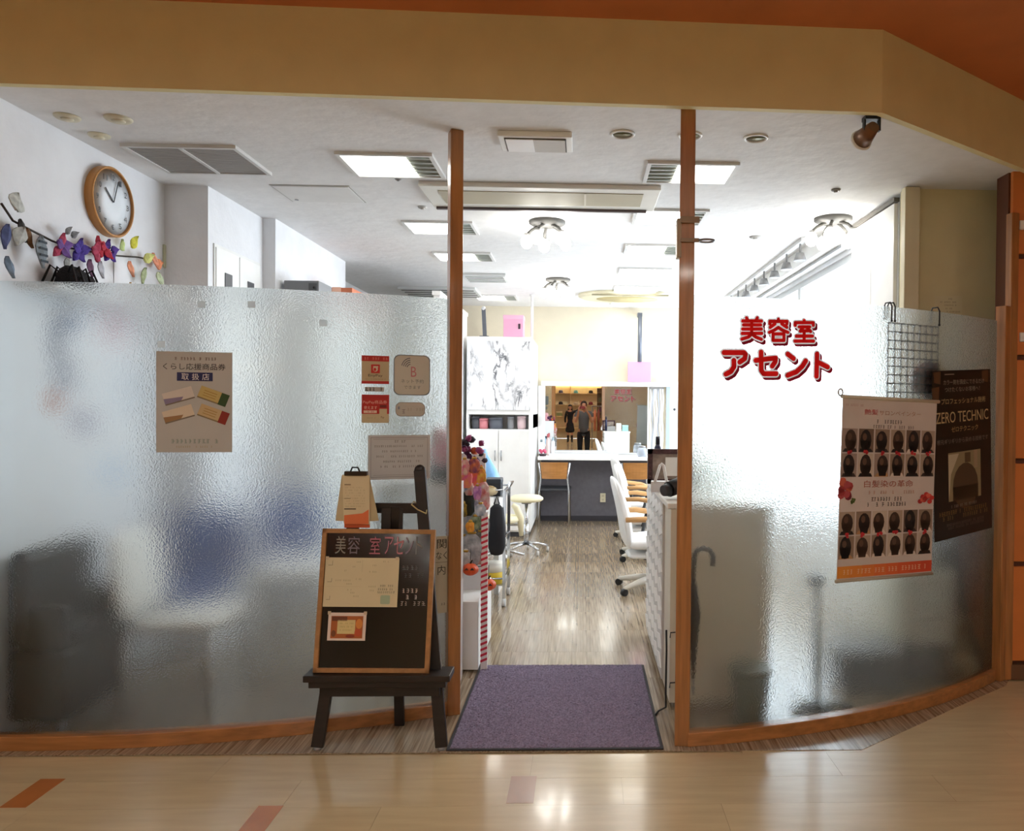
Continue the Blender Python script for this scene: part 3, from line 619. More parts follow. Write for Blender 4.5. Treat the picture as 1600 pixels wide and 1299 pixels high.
# ================================================================== BACK OF THE SALON
# tall cabinet with marble upper door
p0 = fl(733, 838); p1 = fl(828, 842); YC = (p0.y + p1.y) / 2; x0, x1 = at(728, 700, YC).x, at(829, 700, YC).x; zt = at(780, 526, YC).z
t = thing('tall_cabinet', 'tall white cabinet with grey-veined marble upper door', 'cabinet', ((x0 + x1) / 2, YC + .5, 0))
zs_ = [at(780, y, YC).z for y in (533, 641, 648, 671)]
cab = MB(); D_ = YB - .01
cab.box(x0, x1, YC + .02, D_, .06, zs_[3]); cab.box(x0, x1, YC + .02, D_, zs_[2], zt)
cab.box(x0, x0 + .025, YC + .01, D_, zs_[3], zs_[2]); cab.box(x1 - .025, x1, YC + .01, D_, zs_[3], zs_[2]); cab.box(x0, x1, YC + .4, D_, zs_[3], zs_[2])
cab.build('body', WHITE, t)
MB().box(x0 + .02, x1 - .02, YC + .05, D_, 0, .06).build('plinth', mat('4A4A4E', .6), t)
marble = marble_mat()
d = MB().box(x0 + .01, x1 - .012, YC, YC + .02, zs_[1], zs_[0]).build('door', marble, t, bevel=.003); d['label'] = 'grey-veined marble-look upper door'
xm = (x0 + x1) / 2
for s_ in (-1, 1):
    a, b = (x0 + .01, xm - .003) if s_ < 0 else (xm + .003, x1 - .012)
    d = MB().box(a, b, YC, YC + .02, .08, zs_[3] - .01).build('door', WHITE, t, bevel=.003)
    hz = at(770, 712, YC).z; MB().cyl((xm + s_ * .035, YC - .02, hz - .06), (xm + s_ * .035, YC - .02, hz + .06), .006, n=8).build('handle', STEEL, d)
for i, (px, h, wd, nm, lb, ht) in enumerate(((744, '4A4C54', .10, 'storage_tin', 'dark tin in the open niche of the marble cabinet', .12), (756, 'D98890', .11, 'storage_tub', 'pink tub in the open niche of the marble cabinet', .1), (775, '565A64', .16, 'storage_box', 'charcoal box in the open niche of the marble cabinet', .11), (798, '8C8E92', .08, 'storage_tin', 'grey tin at the open niche end nearer the mirror', .12), (815, 'E6CBD0', .10, 'storage_tub', 'pale rose tub in the open niche of the marble cabinet', .13))):
    c = at(px, 660, YC + .12); q = thing(nm, lb, 'container', (c.x, c.y, zs_[3]))
    MB().lathe([(wd * .42, 0), (wd * .5, .02), (wd * .5, ht)], (c.x, c.y, zs_[3]), 16).build('body', mat(h, .5), q); MB().lathe([(wd * .52, ht), (wd * .52, ht + .02), (.01, ht + .026)], (c.x, c.y, zs_[3]), 16).build('lid', mat(h, .4), q)
c = at(803, 508, YC + .1); q = thing('pink_box', 'pink storage box on top of the marble cabinet', 'box', (c.x, c.y, zt)); wd = at(818, 508, YC).x - at(787, 508, YC).x
MB().box(c.x - wd / 2, c.x + wd / 2, YC + .02, YC + .24, zt, zt + .24).build('body', mat('E3A6C4', .6), q, bevel=.004); MB().box(c.x + wd * .25, c.x + wd * .36, YC + .012, YC + .02, zt + .09, zt + .15).build('clasp', mat('3C2A34', .5), q)
MB().box(c.x - wd / 2 - .004, c.x + wd / 2 + .004, YC + .015, YC + .245, zt + .2, zt + .25).build('lid', mat('E8B2CC', .6), q, bevel=.004)
c = at(757, 523, YC + .1); q = thing('folded_stand', 'slim dark grey folded stand on top of the marble cabinet', 'stand', (c.x, c.y, zt))
MB().bar((c.x + .005, c.y, zt), (c.x - .012, c.y, zt + .33), .045, .03).build('panel', mat('5E626A', .5), q, bevel=.004); MB().ball((c.x - .013, c.y, zt + .33), .026).build('cap', mat('D8DADC', .3), q); MB().box(c.x - .05, c.x + .05, c.y - .05, c.y + .05, zt, zt + .012).build('foot', mat('4A4C50', .5), q)
q = thing('wall_pipe', 'thin white pipe rising from cabinet corner to ceiling', 'pipe', (x1 - .01, YC + .3, zt)); MB().cyl((x1 - .015, YC + .3, zt), (x1 - .015, YC + .3, CEIL), .016, n=12).build('pipe', WHITE, q); MB().lathe([(.03, 0), (.03, -.02)], (x1 - .015, YC + .3, CEIL), 14).build('collar', WHITE, q)
# white partition left of the cabinet
a = at(719, 470, 7.9); q = thing('partition_panel', 'tall white partition panel just behind the easel-side post', 'panel', (x0 - .06, 8.2, 0))
MB().box(x0 - .1, x0 - .04, 7.4, YC + .3, .0, 2.56).build('panel', mat('F2F2F2', .6), q, bevel=.004); MB().box(x0 - .11, x0 - .03, 7.38, YC + .3, 2.56, 2.6).build('cap', WHITE, q)
# mirror, ledges and counter
MY = YB - .03; a, b = at(852, 603, MY), at(1011, 714, MY); mx0, mx1, mz1 = a.x, b.x, a.z
YK = YB - .52; cz = at(900, 716, YK).z; cx0, cx1 = at(840, 716, YK).x, 1.55
mz0 = cz + .02
t = thing('wall_mirror', 'wide wall mirror above the back counter reflecting the corridor', 'mirror', ((mx0 + mx1) / 2, MY, mz0))
MB().box(mx0, mx1, MY, MY + .008, mz0, mz1).build('glass', MIRROR, t)
e = .045
MB().box(mx0 - .09, mx0, MY - .03, YB - .002, mz0, mz1).build('frame_bar', WHITE, t); MB().box(mx1, mx1 + .02, MY - .02, YB - .002, mz0, mz1).build('frame_bar', WHITE, t)
structure(MB().box(mx0 - .05, 1.6, MY - .06, YB - .002, mz1, mz1 + .06).build('trim_8', WHITE, bevel=.004), 'white ledge running above the wall mirror', 'ledge')
MB().box(mx0, mx1, MY - .02, MY + .0, mz0, mz0 + .02).build('lower_rail', mat('D8DADC', .3, metal=.5), t)
ct = thing('mirror_counter', 'white counter with grey panelled front below the wall mirror', 'counter', ((cx0 + cx1) / 2, YB - .2, 0))
MB().box(cx0, cx1, YK, YB - .004, cz - .03, cz + .015).build('top', WHITE, ct, bevel=.006)
MB().box(cx0 + .02, cx1, YB - .06, YB - .004, .06, cz - .03).build('front_panel', mat('6B6A72', .75, var=.08, vscale=20), ct); MB().box(cx0 + .02, cx1, YB - .075, YB - .058, 0, .07).build('kickboard', mat('34333A', .6), ct)
c = at(942, 778, YB - .06); q = thing('wall_outlet', 'cream power outlet on the grey counter front', 'outlet', c); MB().box(c.x - .036, c.x + .036, YB - .068, YB - .06, c.z - .06, c.z + .06).build('plate', mat('E6E0C4', .5), q, bevel=.003)
for s_ in (-1, 1): MB().box(c.x - .014, c.x + .014, YB - .071, YB - .067, c.z + s_ * .025 - .012, c.z + s_ * .025 + .012).build('socket', mat('CFC9AE', .5), q)
# pink sheet on a dark hanging rod
c = at(1000, 500, YB - .12); zb, z2 = at(1000, 566, YB - .12).z, at(1000, 597, YB - .12).z
q = thing('pink_sign', 'plain pink square board on the ledge below a dark rod', 'sign board', (c.x, c.y, z2)); a, b = at(981, 580, YB - .12).x, at(1017, 580, YB - .12).x
MB().box(a, b, c.y - .01, c.y + .01, mz1 + .06, zb + .005).build('board', mat('DFA3CC', .6), q, bevel=.003)
MB().cyl((c.x, c.y, zb), (c.x, c.y, at(1000, 490, YB - .12).z), .028, n=12).build('rod', mat('6E7480', .4, metal=.5), q); MB().box(c.x - .03, c.x + .03, c.y - .01, YB, at(1000, 492, YB - .12).z - .02, at(1000, 490, YB - .12).z + .01).build('bracket', mat('6E7480', .4), q)
# white and grey strips standing in for a second mirror reflecting windows; white door
q = thing('reflection_strips', 'white and grey strips standing in for window reflections in a second mirror', 'reflection stand-in', (at(1030, 700, MY).x, MY - .03, cz)); xx0, xx1 = at(1014, 700, MY).x, at(1036, 700, MY).x
MB().box(xx0, xx1, MY - .05, MY - .01, mz1 - .03, mz1).build('rail', STEEL, q)
for i in range(7):
    x = xx0 + (xx1 - xx0) * (i + .5) / 7; mb = MB(); wv = [(x + .008 * math.sin(k * .9 + i), MY - .03 + .01 * math.cos(k * .7 + i * 2), mz1 - .03 - (mz1 - cz - .12) * k / 12) for k in range(13)]
    for k in range(12): mb.bar(wv[k], wv[k + 1], .02, .004, (0, 1, 0))
    mb.build('strip', mat(('F4F4F6', 'A9AEB8', 'DDE1E6')[i % 3], .5), q)
x0d, x1d = at(1040, 700, MY).x, 1.62
q = thing('interior_door', 'white door with a small dark knob beside the streaked reflection strips', 'door', ((x0d + x1d) / 2, MY, cz)); MB().box(x0d, x1d, MY - .02, YB - .002, cz + .02, mz1).build('leaf', mat('F4F5F6', .4), q); MB().box(x0d, x0d + .05, MY - .03, MY - .018, cz + .02, mz1).build('edge_strip', mat('A9B8C6', .4), q)
c = at(1054, 640, MY - .04); MB().ball(c, .018).build('knob', mat('5A5C60', .3, metal=.8), q)
# small things on the counter
def bottle(px, py, Y, r, h, col, cap, label, z=None):
    c = at(px, py, Y); z = cz + .015 if z is None else z; q = thing('bottle', label, 'bottle', (c.x, Y, z), 'small bottles on the back counter')
    MB().lathe([(r, 0), (r * 1.05, .01), (r, h * .7), (r * .5, h * .82), (r * .4, h * .86)], (c.x, Y, z), 14).build('body', mat(col, .3), q); MB().lathe([(r * .5, h * .85), (r * .5, h), (r * .2, h * 1.02)], (c.x, Y, z), 12).build('cap', mat(cap, .4), q)
bottle(846, 700, YK + .3, .03, .2, 'E6E6EA', '7A8A8E', 'pale bottle on the counter end by the marble cabinet'); bottle(856, 700, YK + .33, .028, .27, 'D5C2BE', 'B8565A', 'blush bottle with red cap at the counter end'); bottle(863, 700, YK + .36, .026, .22, 'DADFE2', '9FB4BE', 'clear grey bottle standing third on the counter end')
c = at(848, 712, YK + .1); q = thing('flower_posy', 'small crimson flower posy in a dark dish on the counter', 'flowers', (c.x, c.y, cz + .015)); MB().lathe([(.04, 0), (.05, .03)], (c.x, c.y, cz + .015), 14).build('dish', mat('38242C', .4), q)
for k in range(6): MB().ball((c.x + .03 * math.cos(k * 1.05), c.y + .03 * math.sin(k * 1.05), cz + .07 + .015 * (k % 2)), .022, n=8, wob=.15).build('bloom', mat('C8506E', .8), q)
q = thing('white_tray', 'long white tray lying on the counter before the mirror', 'tray', (at(900, 715, YK + .2).x, YK + .2, cz + .015)); MB().box(at(858, 712, YK + .2).x, at(965, 712, YK + .2).x, YK + .1, YK + .3, cz + .015, cz + .035).build('base', mat('F0F2F8', .3), q, bevel=.006); MB().box(at(858, 712, YK + .2).x, at(965, 712, YK + .2).x, YK + .1, YK + .112, cz + .035, cz + .05).build('lip', mat('F0F2F8', .3), q)
c = at(1003, 718, YK + .1); q = thing('glass_jar', 'small clear jar at the counter end behind the styling chairs', 'jar', (c.x, YK + .1, cz + .015)); MB().lathe([(.05, 0), (.06, .02), (.06, .1), (.045, .12)], (c.x, YK + .1, cz + .015), 16).build('jar', mat('C9D2E0', .15, trans=.6), q); MB().lathe([(.047, .12), (.047, .14), (.01, .145)], (c.x, YK + .1, cz + .015), 16).build('lid', STEEL, q)
# ------------------------------------------------------------------ plywood-back chairs
PLY = mat('A9743C', .4, var=.15, vscale=5, stretch=(1, 8, 8))
def ply_chair(label, c, rz):
    t = thing('plywood_chair', label, 'chair', (0, 0, 0), 'plywood-back chairs at the counter'); R = .012
    for s_ in (-1, 1):
        MB().tube([(s_ * .19, -.21, 0), (s_ * .185, -.2, .44), (s_ * .165, -.19, .62), (s_ * .195, -.22, .80)], R, 8).build('leg', CHROME, t)      # back leg runs up to the backrest
        MB().tube([(s_ * .2, .2, 0), (s_ * .19, .18, .43), (s_ * .17, .1, .45)], R, 8).build('leg', CHROME, t)
        MB().tube([(s_ * .185, -.2, .43), (s_ * .185, .19, .43)], R * .9, 8).build('side_rail', CHROME, t)
    mb = MB(); n = 8; vs = []
    for j, z in enumerate((.60, .68, .76, .81)):
        for i in range(n + 1):
            x = -.175 + .35 * i / n; wid = .88 + .04 * j; vs.append((x * wid, -.205 - .012 * j - .03 * (1 - (x / .175) ** 2), z))
    k = len(vs); vs += [(x, y + .012, z) for x, y, z in vs]; fs = []
    for j in range(3):
        for i in range(n): q = j * (n + 1) + i; fs += [(q, q + 1, q + n + 2, q + n + 1), (k + q, k + q + n + 1, k + q + n + 2, k + q + 1)]
    for i in range(n): fs += [(i, k + i, k + i + 1, i + 1), (27 + i, 28 + i, k + 28 + i, k + 27 + i)]
    for j in range(3): q = j * 9; fs += [(q, q + 9, k + q + 9, k + q), (q + 8, k + q + 8, k + q + 17, q + 17)]
    mb.add(vs, fs).build('backrest', PLY, t)
    MB().prism([(-.2, -.2), (.2, -.2), (.21, .16), (.17, .22), (-.17, .22), (-.21, .16)], .435, .475).build('seat', mat('2A2B30', .5), t, bevel=.012)
    t.location = c; t.rotation_euler = (0, 0, rz); return t
p = fl(866, 820); ply_chair('plywood-back chair with chrome legs standing alone under the counter', (p.x, 9.87, 0), .0)
p = fl(985, 822); ply_chair('plywood-back chair half hidden behind the white styling chairs', (p.x + .06, 9.86, 0), .04)
# ------------------------------------------------------------------ styling chairs
VINYL = mat('F3F3F2', .35); ARM = mat('C99A63', .4, var=.15, vscale=6, stretch=(1, 6, 6))
def rounded(pts_r, w0, name, m_, parent, n=10):      # an upholstered pad: side profile (x,z,halfthick) swept over width
    mb = MB(); L_ = len(pts_r); secs = 7; vs = []
    for s_ in range(secs):
        f = -1 + 2 * s_ / (secs - 1); k = math.sqrt(max(0, 1 - abs(f) ** 3.2)) * .75 + .25
        top = [(x - h * k * tx, z + h * k * tz) for x, z, h, tx, tz, w_ in pts_r]; bot = [(x + h * k * tx, z - h * k * tz) for x, z, h, tx, tz, w_ in pts_r]
        ring = [(p[0], f * w0 * pts_r[i][5], p[1]) for i, p in enumerate(top)] + [(p[0], f * w0 * pts_r[L_ - 1 - i][5], p[1]) for i, p in enumerate(reversed(bot))]
        vs += ring
    k = 2 * L_; fs = [(s_ * k + i, s_ * k + (i + 1) % k, (s_ + 1) * k + (i + 1) % k, (s_ + 1) * k + i) for s_ in range(secs - 1) for i in range(k)]
    fs += [tuple(reversed(range(k))), tuple((secs - 1) * k + i for i in range(k))]
    return mb.add(vs, fs, True).build(name, m_, parent, sub=1)
def styling_chair(label, loc, rz):                     # faces +X in its own frame
    t = thing('styling_chair', label, 'chair', (0, 0, 0), 'white styling chairs')
    # back: leaning, S-profiled pad
    rounded([(-.22, .36, .045, .95, .3, .95), (-.235, .5, .05, .97, .2, 1), (-.26, .66, .05, .98, .15, 1), (-.30, .80, .045, .97, .2, .92), (-.335, .90, .035, .95, .25, .8), (-.345, .935, .015, .9, .3, .6)], .24, 'backrest', VINYL, t)
    rounded([(-.24, .40, .05, 0, 1, .95), (-.1, .41, .06, 0, 1, 1), (.1, .415, .06, 0, 1, 1), (.22, .41, .055, 0, 1, .97), (.27, .39, .035, 0, 1, .9)], .25, 'seat', VINYL, t)
    rounded([(-.24, .30, .03, 0, 1, .8), (0, .31, .035, 0, 1, .85), (.2, .31, .03, 0, 1, .8)], .22, 'seat_shell', VINYL, t)
    for s_ in (-1, 1):
        MB().tube([(-.27, s_ * .28, .62), (-.12, s_ * .29, .625), (.06, s_ * .29, .60), (.17, s_ * .285, .56)], [.02, .024, .024, .02], 10).build('armrest', ARM, t)
        MB().tube([(-.08, s_ * .235, .36), (-.06, s_ * .285, .42), (-.02, s_ * .29, .6)], .015, 8).build('arm_support', BLACK, t)
    MB().lathe([(.05, .06), (.045, .12), (.03, .13), (.03, .3)], (0, 0, 0), 18).build('column', STEEL, t); MB().box(-.1, .1, -.09, .09, .265, .295).build('mechanism', BLACK, t, bevel=.01)
    for k in range(5):
        a = math.radians(180 + 72 * k + 36); d_ = Vector((math.cos(a), math.sin(a), 0))
        lg = MB().tube([d_ * .03 + Vector((0, 0, .1)), d_ * .17 + Vector((0, 0, .085)), d_ * .33 + Vector((0, 0, .055))], [.032, .027, .018], 10).build('leg', mat('DDD8CC', .3), t)
        MB().cyl(d_ * .33 + Vector((-.018 * math.sin(a), .018 * math.cos(a), .028)), d_ * .33 - Vector((-.018 * math.sin(a), .018 * math.cos(a), -.028)), .028, n=14).build('caster', BLACK, lg)
    t.location = loc; t.rotation_euler = (0, 0, rz); return t
cha = styling_chair('white styling chair with wooden armrests nearest the doorway', (.60, 6.30, 0), .06)
dup(cha, (.68, 7.62, 0), -.05, 'white styling chair standing behind the nearest one')
dup(cha, (.70, 8.75, 0), .2, 'white styling chair farthest back, near the mirror counter')
# ------------------------------------------------------------------ reception desk
DX0, DX1 = .445, .945; DY0, DY1 = 3.80, 5.05; DZ = 1.03
t = thing('reception_desk', 'white reception desk with a patterned side just inside the door', 'desk', ((DX0 + DX1) / 2, (DY0 + DY1) / 2, 0))
MB().box(DX0, DX1, DY0, DY1, .03, DZ - .03).build('body', mat('DAD4C2', .5), t); MB().box(DX0 - .02, DX1 + .02, DY0 - .012, DY1 + .02, DZ - .03, DZ).build('top', mat('E9E6DE', .35), t, bevel=.006)
MB().box(DX0 + .02, DX1 - .02, DY0 + .02, DY1 - .02, 0, .03).build('plinth', mat('8C877C', .6), t)
MB().box(DX0, DX1, DY1, DY1 + .012, .04, DZ - .03).build('back_panel', mat('F6F6F6', .4), t)
side = MB().box(DX0 - .012, DX0, DY0 + .28, DY1, .05, DZ - .03).build('side_panel', mat('C4C2C0', .4), t)
for j in range(9):                                   # raised diagonal lozenges of the patterned side
    for i in range(5):
        yy = DY0 + .30 + (i + .5) * (DY1 - DY0 - .3) / 5; zz = .12 + j * .103; hw = .12; hh = .045
        MB().plate([(-hw, -hh * .2), (-hw * .2, hh), (hw, hh * .3), (hw * .2, -hh)], (DX0 - .012, yy, zz), Vector((0, 1, 0)), Vector((0, 0, 1)), Vector((-1, 0, 0)), .005).build('lozenge', mat('EDECEA', .35), side)
MB().box(DX0 + .22, DX0 + .226, DY0 - .003, DY0, .04, DZ - .03).build('seam', mat('B4AE9E', .6), t)
for z in (.36, .11): MB().tube([(DX0 + .0, DY0 - .012, z), (DX0 + .0, DY0 - .03, z + .03), (DX0 + .07, DY0 - .03, z + .035), (DX0 + .07, DY0 - .012, z)], .003, 6).build('cable_hook', BLACK, t)
q = thing('power_cable', 'thin black cable running down the desk corner to the mat', 'cable', (DX0, DY0 - .03, 0))
MB().tube([(DX0 - .02, DY0 - .02, .40), (DX0 - .018, DY0 - .02, .3), (DX0 - .02, DY0 - .02, .12), (DX0 - .02, DY0 - .03, .02), (DX0 - .06, DY0 - .05, .008), (DX0 - .08, DY0 - .1, .006)], .005, 6).build('cable', BLACK, q)
# things on the desk
q = thing('picture_frame', 'dark ornate picture frame standing on the reception desk', 'picture frame', (.65, 4.7, DZ)); a, b = at(1012, 720, 4.75), at(1064, 720, 4.75); z0_, z1_ = DZ, at(1030, 702, 4.75).z
fr = MB(); e = .03; fr.box(a.x, b.x + .05, 4.74, 4.77, z0_, z0_ + e); fr.box(a.x, b.x + .05, 4.74, 4.77, z1_ - e, z1_); fr.box(a.x, a.x + e, 4.74, 4.77, z0_, z1_); fr.box(b.x + .02, b.x + .05, 4.74, 4.77, z0_, z1_)
fr.build('frame', mat('4A2A2C', .5, bump=.6, bscale=90, var=.4, vscale=60), q); MB().box(a.x + e, b.x + .02, 4.75, 4.765, z0_ + e, z1_ - e).build('picture', mat('8F7F74', .6, var=.4, vscale=20), q); MB().box(at(1040, 720, 4.74).x, b.x, 4.744, 4.75, z0_ + .05, z1_ - .05).build('card', PAPERW, q)
q = thing('paper_bag', 'white paper carrier bag on the desk before the picture frame', 'bag', (at(1033, 745, 4.3).x, 4.3, DZ)); c = at(1033, 745, 4.3)
MB().prism([(c.x - .06, 4.27), (c.x + .05, 4.26), (c.x + .06, 4.33), (c.x - .05, 4.34)], DZ, DZ + .06).build('body', mat('E9E9EC', .5), q)
MB().tube([(c.x - .04, 4.27, DZ + .05), (c.x - .01, 4.27, DZ + .15), (c.x, 4.27, DZ + .16), (c.x + .01, 4.27, DZ + .15), (c.x + .03, 4.27, DZ + .05)], .008, 8).build('handle', WHITE, q)
c = at(1052, 762, 4.0); q = thing('hair_dryer', 'black and white hair dryer lying on the desk by the post', 'hair dryer', (c.x, 4.0, DZ))
MB().cyl((c.x - .03, 3.95, DZ + .05), (c.x + .08, 4.05, DZ + .08), .04, .045, 16).build('barrel', BLACK, q); MB().cyl((c.x - .03, 3.95, DZ + .05), (c.x - .06, 3.93, DZ + .045), .036, .028, 14).build('nozzle', mat('2A2A2C', .4), q); MB().tube([(c.x + .05, 4.02, DZ + .04), (c.x + .05, 3.95, DZ + .02), (c.x + .02, 3.86, DZ + .016)], .016, 10).build('grip', WHITE, q)
c = at(1027, 695, 4.78); q = thing('pump_bottle', 'small navy bottle standing behind the picture frame', 'bottle', (c.x, 4.85, DZ)); MB().lathe([(.022, 0), (.022, .22), (.012, .24)], (c.x + .01, 4.85, DZ), 12).build('body', mat('23284A', .3), q); MB().lathe([(.014, .24), (.014, .29)], (c.x + .01, 4.85, DZ), 12).build('cap', mat('181A30', .4), q)
q = thing('desk_box', 'pale aqua box on the desk end facing the mirror', 'box', (.88, 4.93, DZ)); MB().box(.8, .92, 4.9, 5.0, DZ, DZ + .12).build('body', mat('9CCBCB', .5), q, bevel=.003); MB().box(.797, .923, 4.897, 5.003, DZ + .1, DZ + .125).build('lid', mat('B4DADA', .5), q)
q = thing('desk_monitor', 'grey till box on the desk end facing the mirror', 'till', (.56, 4.93, DZ)); MB().box(.5, .66, 4.88, 5.0, DZ, DZ + .1).build('base', mat('8E8C8A', .5), q, bevel=.004); MB().box(.68, .78, 4.92, 4.98, DZ, DZ + .16).build('screen', mat('EFEFEF', .4), q, bevel=.004)
# ------------------------------------------------------------------ stool and trolley
p = fl(822, 864); t = thing('salon_stool', 'cream round salon stool on a chrome star base', 'stool', p); sz = at(822, 778, p.y).z
MB().lathe([(.15, -.035), (.172, -.02), (.172, .0), (.14, .022), (.02, .028)], (p.x, p.y, sz), 28).build('seat', CREAM, t)
MB().lathe([(.05, -.06), (.06, -.035)], (p.x, p.y, sz), 16).build('seat_plate', STEEL, t); MB().cyl((p.x, p.y, .09), (p.x, p.y, sz - .05), .018, n=12).cyl((p.x, p.y, .09), (p.x, p.y, .3), .027, n=12).build('column', CHROME, t)
for k in range(5):
    a = .3 + k * 1.2566; d_ = Vector((math.cos(a), math.sin(a), 0)); lg = MB().tube([p + Vector((0, 0, .1)), p + d_ * .12 + Vector((0, 0, .09)), p + d_ * .23 + Vector((0, 0, .065))], [.02, .016, .012], 8).build('leg', CHROME, t)
    MB().cyl(p + d_ * .23 + Vector((.012, 0, .026)), p + d_ * .23 + Vector((-.012, 0, .026)), .026, n=12).build('caster', mat('D8D8D8', .4), lg)
p2 = fl(800, 872); q = thing('backrest_stool', 'low cream stool with curved backrest tucked behind the trolley', 'stool', p2)
MB().tube([(p2.x + .0, p2.y, .53), (p2.x + .04, p2.y, .50), (p2.x + .08, p2.y, .40), (p2.x + .09, p2.y, .22)], [.02, .035, .035, .02], 10).build('backrest', CREAM, q)
MB().lathe([(.16, .36), (.17, .38), (.15, .42), (.02, .43)], (p2.x - .1, p2.y, 0), 24).build('seat', CREAM, q); MB().cyl((p2.x - .1, p2.y, .08), (p2.x - .1, p2.y, .36), .022, n=12).build('column', CHROME, q); MB().tube([(p2.x - .05, p2.y, .33), (p2.x + .06, p2.y, .33), (p2.x + .1, p2.y, .38)], .012, 8).build('back_arm', CHROME, q)
for k in range(5):
    a = k * 1.2566; MB().tube([(p2.x - .1, p2.y, .09), (p2.x - .1 + .22 * math.cos(a), p2.y + .22 * math.sin(a), .03)], [.018, .014], 8).build('leg', CHROME, q)
# trolley
p = fl(787, 948); tx1 = p.x; tx0 = p.x - .34; ty0 = p.y; ty1 = p.y + .36; tz = at(775, 770, p.y).z
t = thing('salon_trolley', 'chrome salon trolley with wire trays beside the aisle', 'trolley', ((tx0 + tx1) / 2, (ty0 + ty1) / 2, 0))
for x in (tx0, tx1):
    for y in (ty0, ty1):
        MB().bar((x, y, .06), (x, y, tz + .02), .022, .022).build('leg', CHROME, t); lg = MB().cyl((x - .013, y, .03), (x + .013, y, .03), .03, n=14).build('caster', mat('CFCFCF', .4), t)
for z in (tz - .03, .45, .16):
    s_ = MB().box(tx0, tx1, ty0, ty1, z - .006, z).build('tray', mat('B8BABC', .3, metal=.8), t); MB().tube([(tx0, ty0, z + .05), (tx1, ty0, z + .05), (tx1, ty1, z + .05), (tx0, ty1, z + .05)], .007, 6, True).build('rim', CHROME, s_)
MB().tube([(tx1, ty0, tz), (tx1 + .03, ty0, tz + .05), (tx1 + .03, ty0 + .1, tz + .07), (tx1 + .03, ty1, tz + .05), (tx1, ty1, tz)], .009, 8).build('handle', CHROME, t)
c = at(776, 825, ty0 - .03); q = thing('black_bag', 'limp black bag hanging from the trolley', 'bag', (c.x, c.y, c.z)); r0 = at(788, 830, ty0 - .03).x - at(764, 830, ty0 - .03).x; zt_, zb_ = at(776, 788, ty0 - .03).z, at(776, 868, ty0 - .03).z
MB().lathe([(.02, zt_ - c.z), (r0 * .42, zt_ - c.z - .03), (r0 * .55, 0), (r0 * .55, zb_ - c.z + .06), (r0 * .4, zb_ - c.z + .01), (.02, zb_ - c.z)], c, 18, sy=.5).build('sack', mat('101018', .7, bump=.3, bscale=12), q); MB().tube([(c.x - .02, c.y, zt_), (c.x, c.y, zt_ + .06), (c.x + .02, c.y, zt_)], .006, 6).build('strap', BLACK, q)
c = at(772, 752, ty0 + .1); q = thing('black_case', 'black lidded case on top of the trolley', 'case', (c.x, c.y, tz)); MB().box(c.x - .06, c.x + .06, c.y - .08, c.y + .08, tz - .03, tz + .09).build('body', mat('1C1F28', .5), q, bevel=.01); MB().box(c.x - .062, c.x + .062, c.y - .082, c.y + .082, tz + .06, tz + .1).build('lid', mat('262A34', .5), q, bevel=.008)
c = at(765, 766, ty0 + .02); q = thing('cream_pouch', 'cream cloth pouch at the trolley front edge', 'pouch', (c.x, c.y, tz)); MB().ball((c.x, c.y, tz + .01), .06, .04, .04, 14, .06).build('pouch', mat('E4D3AE', .9), q); MB().tube([(c.x - .04, c.y - .03, tz + .04), (c.x, c.y - .035, tz + .05), (c.x + .04, c.y - .03, tz + .04)], .005, 6).build('drawstring', mat('B89A6A', .8), q)
c = at(770, 900, ty0 + .1); q = thing('yellow_tub', 'white tub with a yellow band on the lowest trolley tray', 'tub', (c.x, c.y, .16)); MB().lathe([(.085, 0), (.09, .09)], (c.x, c.y, .16), 20).build('band', mat('D8B628', .5), q); MB().lathe([(.09, .09), (.094, .15), (.02, .16)], (c.x, c.y, .16), 20).build('lid', mat('EDE9DC', .4), q)
c = at(760, 725, ty1 + .15); q = thing('blue_bag', 'pale blue plastic bag slumped beyond the trolley', 'bag', (c.x, c.y, tz - .05)); MB().lathe([(.13, 0), (.15, .07), (.11, .16), (.05, .26), (.025, .3)], (c.x - .02, c.y, tz - .04), 14, sy=.7).build('sack', mat('7FB4E4', .35, bump=.6, bscale=14), q); MB().ball((c.x - .02, c.y, tz + .27), .03, n=8, wob=.2).build('knot', mat('9AC6EE', .35), q)
q2 = thing('narrow_ledge', 'narrow white ledge against the partition holding the blue bag', 'ledge', (c.x, c.y, 0)); MB().box(c.x - .2, c.x + .12, c.y - .14, c.y + .14, tz - .07, tz - .04).build('board', WHITE, q2); MB().box(c.x - .2, c.x - .16, c.y - .14, c.y + .14, 0, tz - .07).build('support', WHITE, q2); MB().box(c.x + .08, c.x + .12, c.y - .14, c.y + .14, 0, tz - .07).build('support', WHITE, q2)
# ================================================================== DOORWAY
# pile mat
a, b, c_, d_ = fl(703, 1175), fl(1032, 1174), fl(1010, 1041), fl(745, 1041); mx_0, mx_1, my_0, my_1 = (a.x + d_.x) / 2, (b.x + c_.x) / 2, a.y, (c_.y + d_.y) / 2
t = thing('door_mat', 'purple-grey pile door mat in the salon entrance', 'mat', ((mx_0 + mx_1) / 2, (my_0 + my_1) / 2, 0))
MB().box(mx_0, mx_1, my_0, my_1, .0012, .008).build('rubber_edge', mat('2B2A30', .7), t, bevel=.003)
rnd = random.Random(3); nx, ny = 150, 170; vs = []; e = .012
for j in range(ny + 1):
    for i in range(nx + 1):
        ed = 0 if i in (0, nx) or j in (0, ny) else 1
        vs.append((mx_0 + e + (mx_1 - mx_0 - 2 * e) * i / nx + rnd.uniform(-.0015, .0015), my_0 + e + (my_1 - my_0 - 2 * e) * j / ny + rnd.uniform(-.0015, .0015), .006 + ed * rnd.uniform(.003, .010)))
